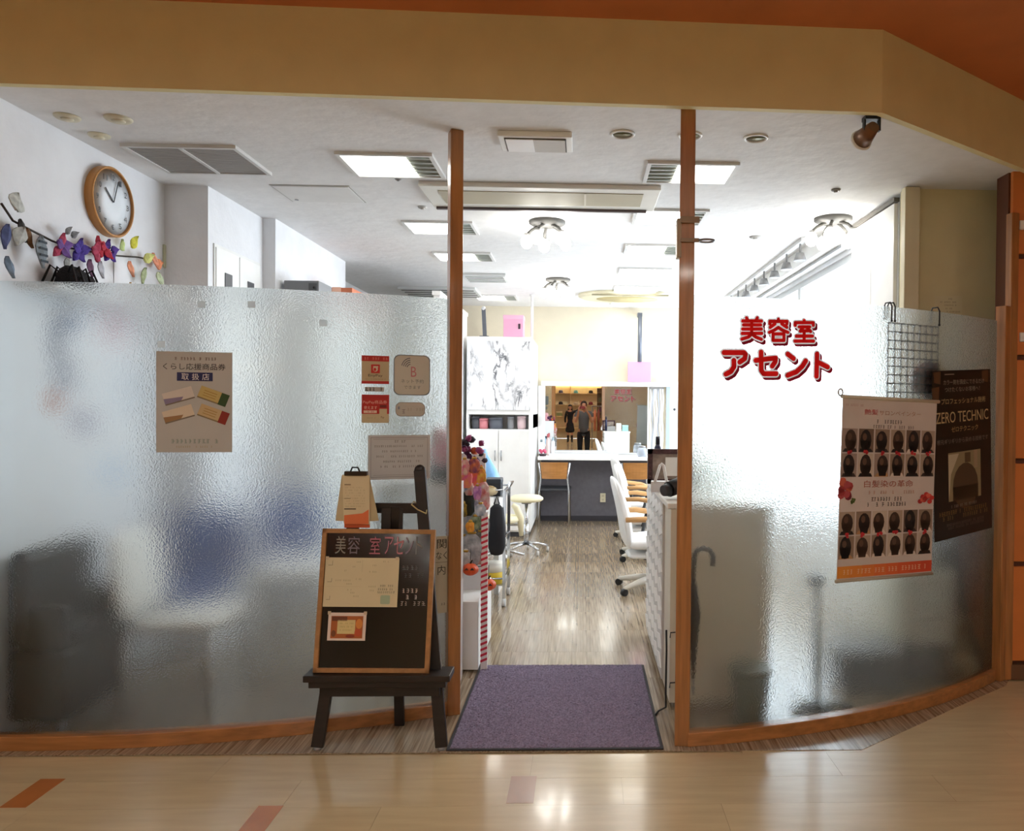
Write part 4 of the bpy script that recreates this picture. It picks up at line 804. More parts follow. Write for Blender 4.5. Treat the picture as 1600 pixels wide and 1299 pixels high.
fs = [(j * (nx + 1) + i, j * (nx + 1) + i + 1, (j + 1) * (nx + 1) + i + 1, (j + 1) * (nx + 1) + i) for j in range(ny) for i in range(nx)]
MB().add(vs, fs).build('pile', mat('857C92', .95, var=.3, vscale=120, spec=.1), t)
# ------------------------------------------------------------------ gift display inside the door
YD = 4.34; gx1 = at(747, 1000, YD).x
t = thing('gift_stand', 'white gift display stand just inside the doorway', 'display stand', (gx1 - .2, YD + .3, 0))
MB().box(gx1 - .42, gx1, YD, YD + .62, .012, .40).build('base', WHITE, t, bevel=.004); MB().box(gx1 - .42, gx1 - .4, YD, YD + .62, .40, 1.22).build('back_panel', WHITE, t); MB().box(gx1 - .42, gx1, YD + .28, YD + .3, .40, 1.22).build('front_panel', mat('ECECEE', .5), t)
for z in (.56, .74, .92, 1.1): MB().cyl((gx1 - .4, YD + .2, z), (gx1, YD + .2, z), .006, n=8).build('hang_rail', STEEL, t)
def bag(px, py, wd, ht, h, label, Y=None, nm='gift_bag', h2=None, squash=.35):
    Y = YD + .1 if Y is None else Y; c = at(px, py, Y); q = thing(nm, label, 'gift', c, 'gifts on the doorway stand')
    MB().lathe([(wd * .05, ht * .5), (wd * .2, ht * .42), (wd * .16, ht * .36), (wd * .42, ht * .22), (wd * .5, 0), (wd * .46, -ht * .35), (wd * .3, -ht * .5), (.003, -ht * .5)], c, 11, sy=squash, smooth=False, jit=.22).build('wrap', mat(h, .35, bump=.8, bscale=25, var=.35, vscale=30, c2=h2), q)
    MB().lathe([(wd * .2, -.006), (wd * .23, 0), (wd * .2, .006)], c + Vector((0, 0, ht * .37)), 10, sy=.6).build('tie', mat('C8A24A', .3, metal=.6), q)
bag(724, 770, .08, .2, '8FA85A', 'green striped gift bag at the doorway stand edge', h2='E6C24A'); bag(738, 800, .11, .2, 'D9DBE2', 'clear white gift bag in the middle of the doorway stand', h2='9AA0B4'); bag(732, 783, .07, .17, '24281F', 'dark green gift bag on the doorway stand', YD + .05)
bag(757, 778, .07, .14, 'E6DAD6', 'white and red gift bag hanging towards the aisle', YD + .12, h2='C84A3E'); bag(753, 818, .08, .13, '8C8A88', 'grey foil gift bag on the aisle side of the stand', YD + .08); bag(751, 842, .075, .12, '6E6A62', 'dim brown-grey gift bag below the foil one', YD + .06); bag(737, 855, .12, .22, 'C9CDD3', 'large silver gift bag low on the doorway stand', YD + .02, h2='8D939C')
bag(728, 745, .07, .13, 'E85C9A', 'hot pink gift bag near the top of the doorway stand', YD + .02, h2='F4A64A'); bag(744, 747, .09, .14, 'D85A8E', 'magenta and orange gift bag near the stand top', YD + .08, h2='E8823A'); bag(722, 820, .06, .18, 'B8BCC6', 'pale grey gift bag against the door post', YD + .05); bag(735, 822, .05, .07, 'E08A2A', 'small amber gift bag between the silver ones', YD - .03, h2='F0B040')
rnd = random.Random(21)
for i, (px, py, h, h2, nm_) in enumerate(((726, 728, 'D84A78', 'F0E0C0', 'rose'), (741, 726, 'E07A3A', '5A2A6A', 'tangerine'), (752, 742, 'F0C84A', 'D85A3A', 'sunny yellow'), (721, 755, '4A8AC8', 'E8E8E8', 'sky blue'), (733, 762, 'E8E4DA', 'C83A3A', 'cream and scarlet'), (746, 768, '8A4A9A', 'E0A0C8', 'violet'), (751, 795, 'E8E8EC', '7A90A8', 'frosty'), (743, 815, '3A5A3A', 'B8C8A8', 'leaf green'), (725, 845, 'E6E2DA', 'A8A49A', 'ivory'), (745, 868, 'D8D8DC', 'E08A5A', 'pearl'), (728, 872, 'A8B0B8', 'E8E8E8', 'ash'), (724, 795, 'D0B03A', '3A3A2A', 'mustard'), (755, 760, 'F0F0F0', 'D83A3A', 'snow white'))):
    bag(px, py, rnd.uniform(.045, .07), rnd.uniform(.08, .12), h, f'small {nm_} sweets bag on the doorway gift stand', YD - .01 + .012 * (i % 5), 'sweets_bag', h2)
# bead tassel posy on top
c = at(735, 708, YD + .1); q = thing('halloween_wreath', 'dark purple and orange flower wreath topping the doorway stand', 'wreath', c, 'gifts on the doorway stand')
for k in range(24):
    rr = .09 * math.sqrt(random.random()); a = random.uniform(0, 6.28); MB().ball(c + Vector((rr * math.cos(a), random.uniform(-.04, .04), 1.1 * rr * math.sin(a))), random.uniform(.014, .024), n=8, wob=.4).build('bloom', mat(random.choice(['4B2148', '7A2E58', 'C85A2E', '2A1A2C', '8E3A6A']), .7), q)
MB().cyl(c + Vector((0, .03, -.1)), c + Vector((0, .03, -.02)), .008, n=6).build('stem', mat('2C2A20', .7), q)
def pumpkin(px, py, r, Y, label):
    c = at(px, py, Y); q = thing('pumpkin_ornament', label, 'ornament', c, 'gifts on the doorway stand'); mb = MB(); n = 24; vs = []
    for i in range(9):
        th = math.pi * i / 8
        for j in range(n): k = 1 + .10 * math.cos(j * 8 * 2 * math.pi / n); vs.append(c + Vector((r * k * math.sin(th) * math.cos(2 * math.pi * j / n), r * k * math.sin(th) * math.sin(2 * math.pi * j / n), r * .82 * math.cos(th))))
    mb.add(vs, [(i * n + j, (i + 1) * n + j, (i + 1) * n + (j + 1) % n, i * n + (j + 1) % n) for i in range(8) for j in range(n)], True).build('body', mat('E0561E', .45), q)
    MB().tube([c + Vector((0, 0, r * .75)), c + Vector((.006, 0, r * 1.1)), c + Vector((.012, 0, r * 1.25))], [.007, .005, .004], 6).build('stem', mat('2E2A1C', .7), q)
    for s_ in (-1, 1): MB().plate([(-.3 * r, 0), (.0, .32 * r), (.3 * r, 0)], c + Vector((s_ * .38 * r, -r * 1.04, .1 * r)), Vector((1, 0, 0)), Vector((0, 0, 1)), Vector((0, -1, 0)), .003).build('eye', BLACK, q)
    MB().tube([c + Vector((0, 0, r * 1.2)), c + Vector((0, .02, r * 2.6))], .002, 5).build('cord', BLACK, q)
pumpkin(735, 890, .042, YD - .05, 'orange pumpkin ornament hanging in front of the silver bags'); pumpkin(763, 914, .042, YD + .1, 'orange pumpkin ornament hanging out over the aisle')
# candy-striped pole
c = at(757, 900, YD + .02); z0_, z1_ = at(757, 1003, YD + .02).z, at(757, 800, YD + .02).z; q = thing('striped_pole', 'red and white candy-striped pole at the aisle edge of the stand', 'pole', (c.x, c.y, z0_))
MB().box(c.x - .018, c.x + .018, c.y - .01, c.y + .01, .0015, z1_).build('core', mat('F2ECEC', .5), q)
k = 0; z = .05
while z < z1_ - .04: MB().plate([(-.019, 0), (.019, .016), (.019, .030), (-.019, .014)], (c.x, c.y - .01, z), Vector((1, 0, 0)), Vector((0, 0, 1)), Vector((0, -1, 0)), .002).build('stripe', mat('D2304A', .5), q); z += .032
# blurred pink thing right behind the glass by the post
c = at(690, 725, 4.15); q = thing('pink_plush', 'pink plush toy with dark base pressed behind the glass by the post', 'toy', (c.x, c.y, c.z)); MB().ball(c + Vector((0, 0, .06)), .06, .05, .08, 14, .05).build('body', mat('E0A0AA', .9), q); MB().ball(c + Vector((0, -.01, .15)), .045, n=12).build('head', mat('E6B0B4', .9), q); MB().box(c.x - .06, c.x + .06, c.y - .04, c.y + .05, c.z - .1, c.z - .01).build('base', mat('4E545C', .6), q)
sh = thing('plush_shelf', 'narrow white shelf behind the glass holding the pink plush', 'shelf', (c.x - .1, c.y + .05, c.z - .12)); MB().box(c.x - .35, c.x + .1, c.y - .07, c.y + .12, c.z - .125, c.z - .1).build('board', WHITE, sh); MB().box(c.x - .35, c.x - .33, c.y - .07, c.y + .12, .002, c.z - .125).build('leg', WHITE, sh); MB().box(c.x + .08, c.x + .1, c.y - .07, c.y + .12, .002, c.z - .125).build('leg', WHITE, sh)
# ------------------------------------------------------------------ easel
def sheet_corners(TL, TR, BL, p, n):
    a, b, c = atP(*TL, p, n), atP(*TR, p, n), atP(*BL, p, n); u = (b - a); v = (c - a); wd, ht = u.length, v.length; u.normalize(); v = (v - u * v.dot(u)).normalized()
    return Sheet(a, u, v, wd, ht)
lb, rb = fl(496, 1172), fl(690, 1172); lt, rt = at(561, 765, lb.y + .16), at(656, 735, rb.y + .17)
t = thing('easel', 'dark brown wooden easel standing in front of the wide glass', 'easel', fl(600, 1170))
for a, b in ((lb, lt), (rb, rt)):
    lg = MB().bar((a.x, a.y, .012), b, .052, .026, (0, 1, 0)).build('leg', DARKWOOD, t, bevel=.003); MB().lathe([(.016, 0), (.016, .014)], (a.x, a.y, 0), 12).build('foot', mat('8C8C8C', .4), lg)
    MB().ball(b, .026, .013, .026, 12).build('rounded_tip', DARKWOOD, lg)
def along(a, b, z): f = (z - a.z) / (b.z - a.z); return a + (b - a) * f
zc = at(627, 795, lb.y + .14).z; A_, B_ = along(lb, lt, zc), along(rb, rt, zc)
MB().bar(A_ + Vector((-.0, .016, 0)), B_ + Vector((.02, .016, 0)), .02, .046, (0, 0, 1)).build('crossbar', DARKWOOD, t, bevel=.003)
for px, wd in ((604, .042), (627, .016)):
    q0 = at(px, 803, lb.y + .15); MB().bar((q0.x, lb.y + .15, zc), (q0.x, lb.y + .1, .36), wd, .014, (0, 1, 0)).build('slat', DARKWOOD, t)
rl = fl(626, 1131); rl.y = min(rl.y, arcY(LC, rl.x) - .03); MB().bar((rl.x, rl.y, .0), (rl.x + .0, lb.y + .155, zc + .01), .045, .022, (0, 1, 0)).build('leg', DARKWOOD, t, bevel=.003)
z_t, z_m, z_b, z_a = [at(595, y, lb.y).z for y in (1050, 1060, 1070, 1086)]; xa, xb = at(480, 1056, lb.y).x, at(706, 1056, lb.y).x
MB().box(xa, xb, lb.y - .055, lb.y + .07, z_m, z_t).build('ledge', DARKWOOD, t, bevel=.003); MB().box(xa + .02, xb - .02, lb.y - .045, lb.y + .02, z_b, z_m).build('ledge_lip', DARKWOOD, t, bevel=.003); ap = MB().box(xa + .06, xb - .05, lb.y - .02, lb.y, z_a, z_b).build('apron', DARKWOOD, t)
for px in (543, 645): c = at(px, 1064, lb.y - .046); MB().ball((c.x, lb.y - .046, c.z), .007, .004, .007, 10).build('bolt', mat('D8D8D8', .3, metal=.7), t)
c = at(655, 795, rb.y + .12); MB().tube([c + Vector((-.03, -.02, .02)), c + Vector((0, -.035, 0)), c + Vector((.035, -.02, -.02)), c + Vector((.03, .02, -.005)), c + Vector((-.03, .02, .03))], .003, 6, True).build('twine', mat('B9A878', .9), t)
# chalkboard
n_b = Vector((0, -.985, .17)).normalized(); pb = Vector((-.85, lb.y - .012, z_t))
S = sheet_corners((505, 826), (681, 828), (498, 1051), pb, n_b); t = thing('chalkboard', 'black chalkboard in a pale wood frame resting on the easel', 'chalkboard', S.p(.5, 1))
MB().obox(S.p(.5, .5, -.008), S.u, S.v, S.n, S.w * .97, S.h * .97, .012).build('board', mat('0E0E0D', .14, coat=.6, bump=.08, bscale=5), t)
fw = .02; fm = mat('A87B4A', .5, var=.15, stretch=(6, 6, 6))
for a, b, wd, ht in ((.5, fw / 2 / S.h, S.w, fw), (.5, 1 - fw / 2 / S.h, S.w, fw), (fw / 2 / S.w, .5, fw, S.h), (1 - fw / 2 / S.w, .5, fw, S.h)): MB().obox(S.p(a, b, .0), S.u, S.v, S.n, wd, ht, .022).build('frame_bar', fm, t, bevel=.002)
U = lambda px: (px - 501) / 176.; V = lambda py: (py - 826) / 224.
for ch, x0_, x1_, col in (('美', 522, 538, '8E8A80'), ('容', 541, 560, '7E7078'), ('室', 575, 592, 'B86A78'), ('ア', 598, 612, 'B5727C'), ('セ', 613, 628, 'BE7A80'), ('ン', 631, 643, '8E7E84'), ('ト', 647, 657, '8A8680')): S.text(ch, U(x0_), V(838), U(x1_), V(866), col); S.build(t, 'chalk_character'); S.mb = MB(); S.mats = []
for i, (y, x0_, x1_, col) in enumerate(((884, 628, 660, '6E6A66'), (896, 632, 662, '5A5854'), (920, 630, 660, 'C9B6A8'), (930, 636, 652, 'D0C4BC'), (940, 628, 664, 'A89E94'))): S.line(U(x0_), U(x1_), V(y), .03, col, 2, 40 + i); S.build(t, 'chalk_line'); S.mb = MB(); S.mats = []
def pinned(px0, px1, py0, py1, h, nm, label, cat, draw, lift=.006, parentless=True):
    Q = Sheet(S.p(U(px0), V(py0), lift), S.u, S.v, S.w * (px1 - px0) / 176, S.h * (py1 - py0) / 224); q = thing(nm, label, cat, Q.p(.5, .5))
    MB().obox(Q.p(.5, .5), Q.u, Q.v, Q.n, Q.w, Q.h, .001).build('sheet', mat(h, .65), q); draw(Q); Q.build(q)
    for a in (.02, .97): MB().obox(Q.p(a, .01, .001), Q.u, Q.v, Q.n, .014, .014, .001).build('tape', mat('C9B89A', .5), q)
def menu(Q):
    for a, b, a1, b1 in ((.04, .06, .10, .16), (.04, .42, .10, .5), (.04, .78, .09, .86)):
        Q.rect(a, b1 - .01, a1, b1, '8E8468'); Q.rect(a1 - .006, b, a1, b1, '8E8468')
    for i, (a, a1, b) in enumerate(((.38, .5, .07), (.78, .86, .06), (.33, .4, .17), (.26, .32, .25), (.64, .72, .14), (.6, .7, .27), (.38, .5, .42), (.15, .34, .45), (.3, .38, .52), (.6, .7, .57), (.32, .38, .64), (.62, .68, .65), (.36, .42, .7), (.4, .5, .77))): Q.line(a, a1, b, .032, 'A0966F', 2, i)
    for i, b in enumerate((.55, .62, .68)): Q.line(.76 - .03 * i, .92 + .02 * i, b, .04, '4E5A4C', 2, 60 + i)
    Q.rect(.5, .04, .503, .3, 'B4A984'); Q.rect(.03, .585, .5, .588, 'BDB28C'); Q.rrect(.77, .76, .9, .94, .006, 'A3B596')
pinned(509, 623, 872, 949, 'D6CBA6', 'menu_sheet', 'cream menu sheet pinned on the chalkboard', 'paper', menu)
def card(Q):
    Q.rect(.08, .12, .92, .92, 'B0612A'); Q.rect(.10, .14, .5, .3, '6E3A1C', 2); Q.rect(.25, .26, .72, .76, 'DCC98C', 2); Q.oval(.82, .4, .09, .18, 'D98A3C', 2); Q.oval(.8, .72, .1, .14, 'C0522A', 2); Q.oval(.16, .75, .06, .12, '7A4420', 2); Q.oval(.6, .84, .12, .06, '8E3A20', 2)
    for i in range(3): Q.line(.32, .66, .36 + i * .12, .05, 'A89A5A', 3, 80 + i)
pinned(519, 577, 958, 1001, 'E4D4C8', 'autumn_card', 'white-bordered orange autumn card pinned low on the chalkboard', 'card', card)
# clip of leaflets hanging at the easel's left mast
n_c = Vector((0, -1, 0)); pc = Vector((0, lt.y - .055, 0)); t = thing('leaflet_clip', 'binder clip holding splayed cream leaflets above the chalkboard', 'leaflets', at(556, 745, pc.y))
def leaflet(corners, dy, h): 
    P = [at(x, y, pc.y + dy) for x, y in corners]; mb = MB(); mb.add(P + [p_ + Vector((0, .0012, 0)) for p_ in P], [(0, 3, 2, 1), (4, 5, 6, 7), (0, 1, 5, 4), (1, 2, 6, 5), (2, 3, 7, 6), (3, 0, 4, 7)]); mb.build('leaflet', mat(h, .65), t)
leaflet(((534, 743), (574, 743), (570, 816), (524, 814)), .006, 'C8BA94'); leaflet(((545, 743), (577, 743), (592, 814), (560, 816)), .009, 'BFB18C'); leaflet(((536, 742), (577, 743), (578, 825), (538, 825)), .003, 'C65A30'); leaflet(((535, 742), (577, 743), (578, 820), (537, 818)), 0, 'D9CCA8')
Q = Sheet(at(536, 743, pc.y - .002), (1, 0, 0), DOWN, at(577, 780, pc.y).x - at(536, 780, pc.y).x, at(555, 743, pc.y).z - at(555, 819, pc.y).z)
Q.rect(.06, .18, .3, .2, '8E7E60'); Q.rect(.05, .47, .3, .48, '8E7E60'); Q.rect(.05, .68, .5, .7, '4A3A30'); Q.poly([(.05, .82), (.75, .78), (.98, .7), (.98, 1), (.05, 1)], 'E07848')
for i in range(8): Q.line(.1, .85, .24 + i * .055, .02, 'B0A27C', 2, i + 90, .6)
Q.build(t)
c = at(556, 738, pc.y); MB().box(c.x - .05, c.x + .05, pc.y - .008, pc.y + .016, c.z - .016, c.z + .004).build('clip_jaw', mat('3A2E22', .4, metal=.5), t, bevel=.003); MB().tube([c + Vector((-.02, -.01, .004)), c + Vector((-.012, -.012, .022)), c + Vector((.012, -.012, .022)), c + Vector((.02, -.01, .004))], .004, 8).build('clip_arm', BLACK, t)
MB().tube([c + Vector((0, .01, 0)), c + Vector((-.01, .05, -.02)), Vector((along(lb, lt, c.z - .02))) ], .002, 5).build('tie', BLACK, t)
# ------------------------------------------------------------------ notices on the wide glass
def on_glass(C, px0, px1, py0, py1, lift=.005):
    p, n = hit_arc(C, (px0 + px1) / 2, (py0 + py1) / 2, .027); return sheet_from_px(px0, px1, py0, py1, p, n, lift)
def notice(C, box, nm, label, cat, h, draw, radius=0, lift=.005, edge=None, rough=.6):
    Q = on_glass(C, *box, lift); q = thing(nm, label, cat, Q.p(.5, 1))
    if radius:
        k = []
        for cx, cyy, tt in ((Q.w - radius, radius, -90), (Q.w - radius, Q.h - radius, 0), (radius, Q.h - radius, 90), (radius, radius, 180)):
            for i in range(6): a = math.radians(tt + 18 * i); k.append((cx + radius * math.cos(a), cyy + radius * math.sin(a)))
        MB().plate(k, Q.o - Q.n * .0008, Q.u, Q.v, Q.n, .001).build('sheet', mat(edge or h, rough), q)
    else: MB().obox(Q.p(.5, .5, -.0003), Q.u, Q.v, Q.n, Q.w, Q.h, .001).build('sheet', mat(h, rough), q)
    draw(Q); Q.build(q); return q
def voucher(Q):
    Q.line(.24, .78, .055, .028, '6A4A44', 2, 5); Q.text('くらし応援商品券', .09, .115, .91, .18, '24242C'); Q.rect(.27, .205, .74, .29, '20285A')
    for i, ch in enumerate('取扱店'): Q.text(ch, .33 + i * .135, .215, .425 + i * .135, .28, 'E6E6E8')
    def ticket(cx, cyy, w_, h_, ang, base, strip=None, side=0):
        ca, sa = math.cos(ang), math.sin(ang); R_ = lambda a, b: (cx + a * ca - b * sa * Q.h / Q.w * 1, cyy + a * sa * Q.w / Q.h + b * ca)
        Q.poly([R_(-w_, -h_), R_(w_, -h_), R_(w_, h_), R_(-w_, h_)], base)
        Q.poly([R_(-w_, h_ * .78), R_(w_, h_ * .78), R_(w_, h_), R_(-w_, h_)], '8A7A5A' if strip else '7E7466', 2)
        if strip:
            Q.poly([R_(w_ * .45, -h_), R_(w_, -h_), R_(w_, h_), R_(w_ * .45, h_)], strip, 3)
            for k in range(3): Q.poly([R_(-w_ * .7, -h_ * .5 + k * h_ * .4), R_(w_ * .2, -h_ * .5 + k * h_ * .4), R_(w_ * .2, -h_ * .4 + k * h_ * .4), R_(-w_ * .7, -h_ * .4 + k * h_ * .4)], 'A8843C', 3)
        else: Q.poly([R_(-w_, -h_ * .1), R_(w_ * .3, h_ * .3), R_(w_ * .1, h_ * .78), R_(-w_, h_ * .78)], side, 3)
    ticket(.29, .44, .2, .062, -.3, 'D6CEC6', None, '8C82A0'); ticket(.29, .62, .2, .062, -.3, 'DACDB8', None, 'A07C54'); ticket(.75, .44, .2, .062, .36, 'C8B470', '2E4A1E'); ticket(.75, .62, .2, .062, .36, 'C9B184', '8E2A1C')
    Q.line(.2, .82, .87, .04, '7A9088', 2, 8); Q.line(.26, .74, .935, .02, 'A89E7A', 2, 9)
notice(LC, (244, 363, 550, 707), 'voucher_poster', 'grey gift-voucher poster with blue title bar on the wide glass', 'poster', 'BCBEBC', voucher)
def st1(Q):
    Q.rect(0, 0, 1, .2, 'B8261E'); Q.rect(0, .9, 1, 1, 'B8261E'); Q.line(.1, .9, .06, .09, 'E08070', 2, 3); Q.rrect(.34, .31, .66, .62, .003, 'C2271F'); Q.oval(.5, .47, .09, .1, 'D8C8AE', 2); Q.oval(.48, .49, .05, .06, 'C2271F', 3); Q.rect(.42, .37, .6, .42, 'D8C8AE', 3); Q.text('EnyPay', .24, .66, .76, .77, '241C1A'); Q.line(.12, .88, .82, .03, '8E5A48', 2, 4)
notice(LC, (565, 608, 556, 600), 'payment_sticker', 'red and cream payment sticker with square logo, top of the sticker pair', 'sticker', 'C2B390', st1, .004)
def st2(Q):
    Q.rect(0, .0, 1, .15, 'B21E1A'); Q.rect(0, .15, 1, .68, 'B8261E'); Q.text('PayPay商品券', .05, .2, .92, .34, 'E8A898'); Q.text('使えます', .08, .40, .56, .52, 'EBC0B0'); Q.rect(.07, .56, .55, .65, 'E6CBB8', 2); Q.line(.09, .53, .575, .06, 'B8483A', 3, 6); Q.rect(.64, .5, .92, 1, 'CABB98', 2); Q.rect(.66, .36, .9, .46, '6E1A10', 2); Q.text('Pay', .7, .76, .82, .86, '6A4A30', 3); Q.line(.2, .5, .8, .05, 'A89A7C', 2, 7)
notice(LC, (565, 608, 617, 661), 'payment_sticker', 'red payment sticker with two lines of lettering, below the square-logo one', 'sticker', 'C8B996', st2, .005)
notice(LC, (570, 600, 605, 612), 'label_strip', 'small dark lettered strip between the two red stickers', 'sticker', 'B9B6B0', lambda Q: Q.line(.02, .98, .1, .8, '3A3836', 2, 2, .98))
def stB(Q):
    Q.rrect(.025, .022, .975, .978, .026, 'C6C4B8', 1)
    for r_ in (.09, .14, .19, .24):
        for k in range(8): a0, a1 = math.pi + .25 + k * .16, math.pi + .25 + (k + 1) * .16; cx, cyy = .46, .33; Q.poly([(cx + r_ * math.cos(a0), cyy + r_ * math.sin(a0)), (cx + r_ * math.cos(a1), cyy + r_ * math.sin(a1)), (cx + (r_ + .02) * math.cos(a1), cyy + (r_ + .02) * math.sin(a1)), (cx + (r_ + .02) * math.cos(a0), cyy + (r_ + .02) * math.sin(a0))], '5C6068', 2)
    Q.text('B', .47, .29, .62, .54, 'C0767C'); Q.text('ネット予約', .2, .6, .82, .7, '6E7874'); Q.text('できます', .28, .76, .74, .84, '6E7874')
notice(LC, (615, 672, 555, 618), 'booking_sticker', 'large rounded booking sticker with letter B and signal arcs', 'sticker', 'C6C4B8', stB, .027, edge='82898C')
def pill(Q): Q.rrect(.02, .05, .98, .95, .022, 'BFBDB4', 1); Q.line(.22, .32, .5, .3, '8C7C80', 2, 1); Q.rect(.08, .3, .14, .5, '8890A0', 2); Q.line(.4, .9, .4, .2, 'AAA392', 2, 3)
notice(LC, (618, 664, 629, 651), 'pill_sticker', 'small blank pill-shaped sticker under the booking sticker', 'sticker', 'B9B3A4', pill, .024, edge='A09C92')
def memo(Q):
    for a, b, c, d in ((.04, .05, .96, .06), (.04, .94, .96, .95), (.04, .05, .047, .95), (.953, .05, .96, .95), (.08, .09, .92, .096), (.08, .9, .92, .906)): Q.rect(a, b, c, d, '8C8C92')
    Q.line(.42, .6, .12, .05, '6E6C6A', 2, 1); 
    for i, (a, b) in enumerate(((.1, .9), (.22, .78), (.13, .88), (.24, .85), (.16, .86))): Q.line(a, b, .23 + i * .115, .045, '7A7876', 2, 11 + i)
notice(LC, (575, 672, 680, 749), 'framed_notice', 'white typed notice with line border under the stickers', 'notice', 'C4C8CA', memo)
def vert(Q): Q.text('関', .1, .04, .72, .16, '2A2622'); Q.text('なく', .05, .2, .75, .3, '2E2A26'); Q.rect(.02, .335, .8, .342, '8E8470'); Q.text('内', .15, .38, .65, .5, '2A2622'); Q.line(.1, .6, .87, .03, '3A342E', 2, 2)
notice(LC, (680, 704, 838, 958), 'vertical_notice', 'narrow cream notice with vertical writing beside the door post', 'notice', 'C8BFA6', vert, lift=.012)
for i, (px, py) in enumerate(((315, 476), (393, 476), (252, 538), (505, 505))):
    Q = on_glass(LC, px - 6, px + 6, py - 5, py + 5, .004); tag(MB().obox(Q.p(.5, .5), Q.u, Q.v, Q.n, Q.w, Q.h, .0008).build('tape_piece', film('F4F6F6', .8)), ['clear tape scrap below the glass edge above the poster', 'clear tape scrap below the glass edge under the service cabinet', 'clear tape scrap at the voucher poster corner', 'clear tape scrap high up between poster and stickers'][i], 'tape')
# ------------------------------------------------------------------ red lettering
p, n = hit_arc(RC, 1213, 548, .027); PL = p + n * .006; uL = Vector((-n.y, n.x, 0)); uL = uL if uL.x > 0 else -uL; UPV = Vector((0, 0, 1))
STR = {'kanji_beauty': (17, [[(460, 188), (475, 222)], [(575, 188), (560, 222)], [(418, 222), (622, 222)], [(425, 264), (612, 264)], [(418, 309), (620, 309)], [(413, 356), (625, 356)], [(515, 222), (515, 370)], [(515, 362), (480, 396), (410, 418)], [(515, 362), (560, 396), (620, 420)]]),
       'kanji_appearance': (17, [[(805, 202), (805, 226)], [(712, 226), (900, 226)], [(712, 226), (712, 252)], [(900, 226), (897, 252)], [(768, 252), (716, 290)], [(842, 252), (897, 290)], [(805, 292), (760, 322), (708, 345)], [(805, 292), (850, 322), (908, 345)], [(748, 362), (866, 362)], [(748, 362), (748, 432)], [(866, 362), (866, 432)], [(748, 432), (866, 432)]]),
       'kanji_room': (17, [[(1085, 218), (1085, 240)], [(988, 240), (1184, 240)], [(988, 240), (988, 268)], [(1184, 240), (1184, 268)], [(1030, 286), (1146, 286)], [(1080, 286), (1042, 330)], [(1042, 332), (1150, 326)], [(1122, 304), (1156, 336)], [(1085, 340), (1085, 440)], [(1000, 386), (1176, 386)], [(985, 440), (1188, 440)]]),
       'kana_a': (25, [[(215, 565), (430, 565), (448, 585), (440, 630), (385, 668)], [(322, 650), (322, 720), (290, 770), (235, 800)]]),
       'kana_se': (25, [[(560, 650), (700, 632), (775, 625), (770, 665), (738, 712)], [(617, 560), (620, 760), (645, 795), (780, 795)]]),
       'kana_n': (25, [[(908, 582), (970, 630)], [(905, 812), (1000, 775), (1065, 715), (1102, 655)]]),
       'kana_to': (25, [[(1225, 580), (1220, 822)], [(1232, 668), (1340, 722)]])}
def zpx(x, y): q = atP(1100 + x / 6.957, 470 + y / 6.957, PL, n); return (q - PL).dot(uL), q.z - PL.z
unit = (zpx(1000, 500)[0] - zpx(0, 500)[0]) / 1000
def stroke_mesh(mb, pts, r, dx, dy, o, d):
    P = [zpx(*q) for q in pts]; P = [(a + dx, b + dy) for a, b in P]
    for i in range(len(P) - 1):
        (a, b), (c, d2) = P[i], P[i + 1]; an = math.atan2(d2 - b, c - a)
        poly = [(c + r * math.cos(an + math.pi * (k / 8 - .5)), d2 + r * math.sin(an + math.pi * (k / 8 - .5))) for k in range(9)] + [(a + r * math.cos(an + math.pi * (k / 8 + .5)), b + r * math.sin(an + math.pi * (k / 8 + .5))) for k in range(9)]
        mb.plate(poly, PL + n * o, uL, UPV, n, d)
sg = thing('shop_lettering', 'red rounded Japanese lettering with white outline on the glass', 'lettering', PL)
RED, REDS, OUT = film('FA3A3C', .5), film('B23048', .5), film('FFFAFA', .85)
for nm_, (r_, sts) in STR.items():
    mb = MB(); mb2 = MB(); mb3 = MB(); mb4 = MB(); mb5 = MB()
    for s_ in sts:
        stroke_mesh(mb, s_, r_ * unit, 0, 0, .0024, .0012); stroke_mesh(mb2, s_, (r_ + 14) * unit, 0, 0, .0012, .0008); stroke_mesh(mb3, s_, (r_ + 12) * unit, 24 * unit, -26 * unit, .0002, .001); stroke_mesh(mb4, s_, (r_ + 13.5) * unit, 0, 0, -.002, .006); stroke_mesh(mb5, s_, (r_ - 1) * unit, 0, 0, -.002, .006)
    ch = mb.build(nm_, RED, sg)
    for nm2, src, cutr, m_ in (('outline', mb2, mb5, OUT), ('drop_shadow', mb3, mb4, REDS)):      # each film is cut out where the next one lies
        sh_o = src.build(nm2, m_, ch); cut = cutr.build('cutter', m_, ch)
        bo = sh_o.modifiers.new('cut', 'BOOLEAN'); bo.operation = 'DIFFERENCE'; bo.solver = 'EXACT'; bo.use_self = True; bo.object = cut
        bpy.context.view_layer.update(); me_ = bpy.data.meshes.new_from_object(sh_o.evaluated_get(bpy.context.evaluated_depsgraph_get()))
        sh_o.modifiers.clear(); bpy.data.objects.remove(cut)
        if len(me_.polygons): sh_o.data = me_
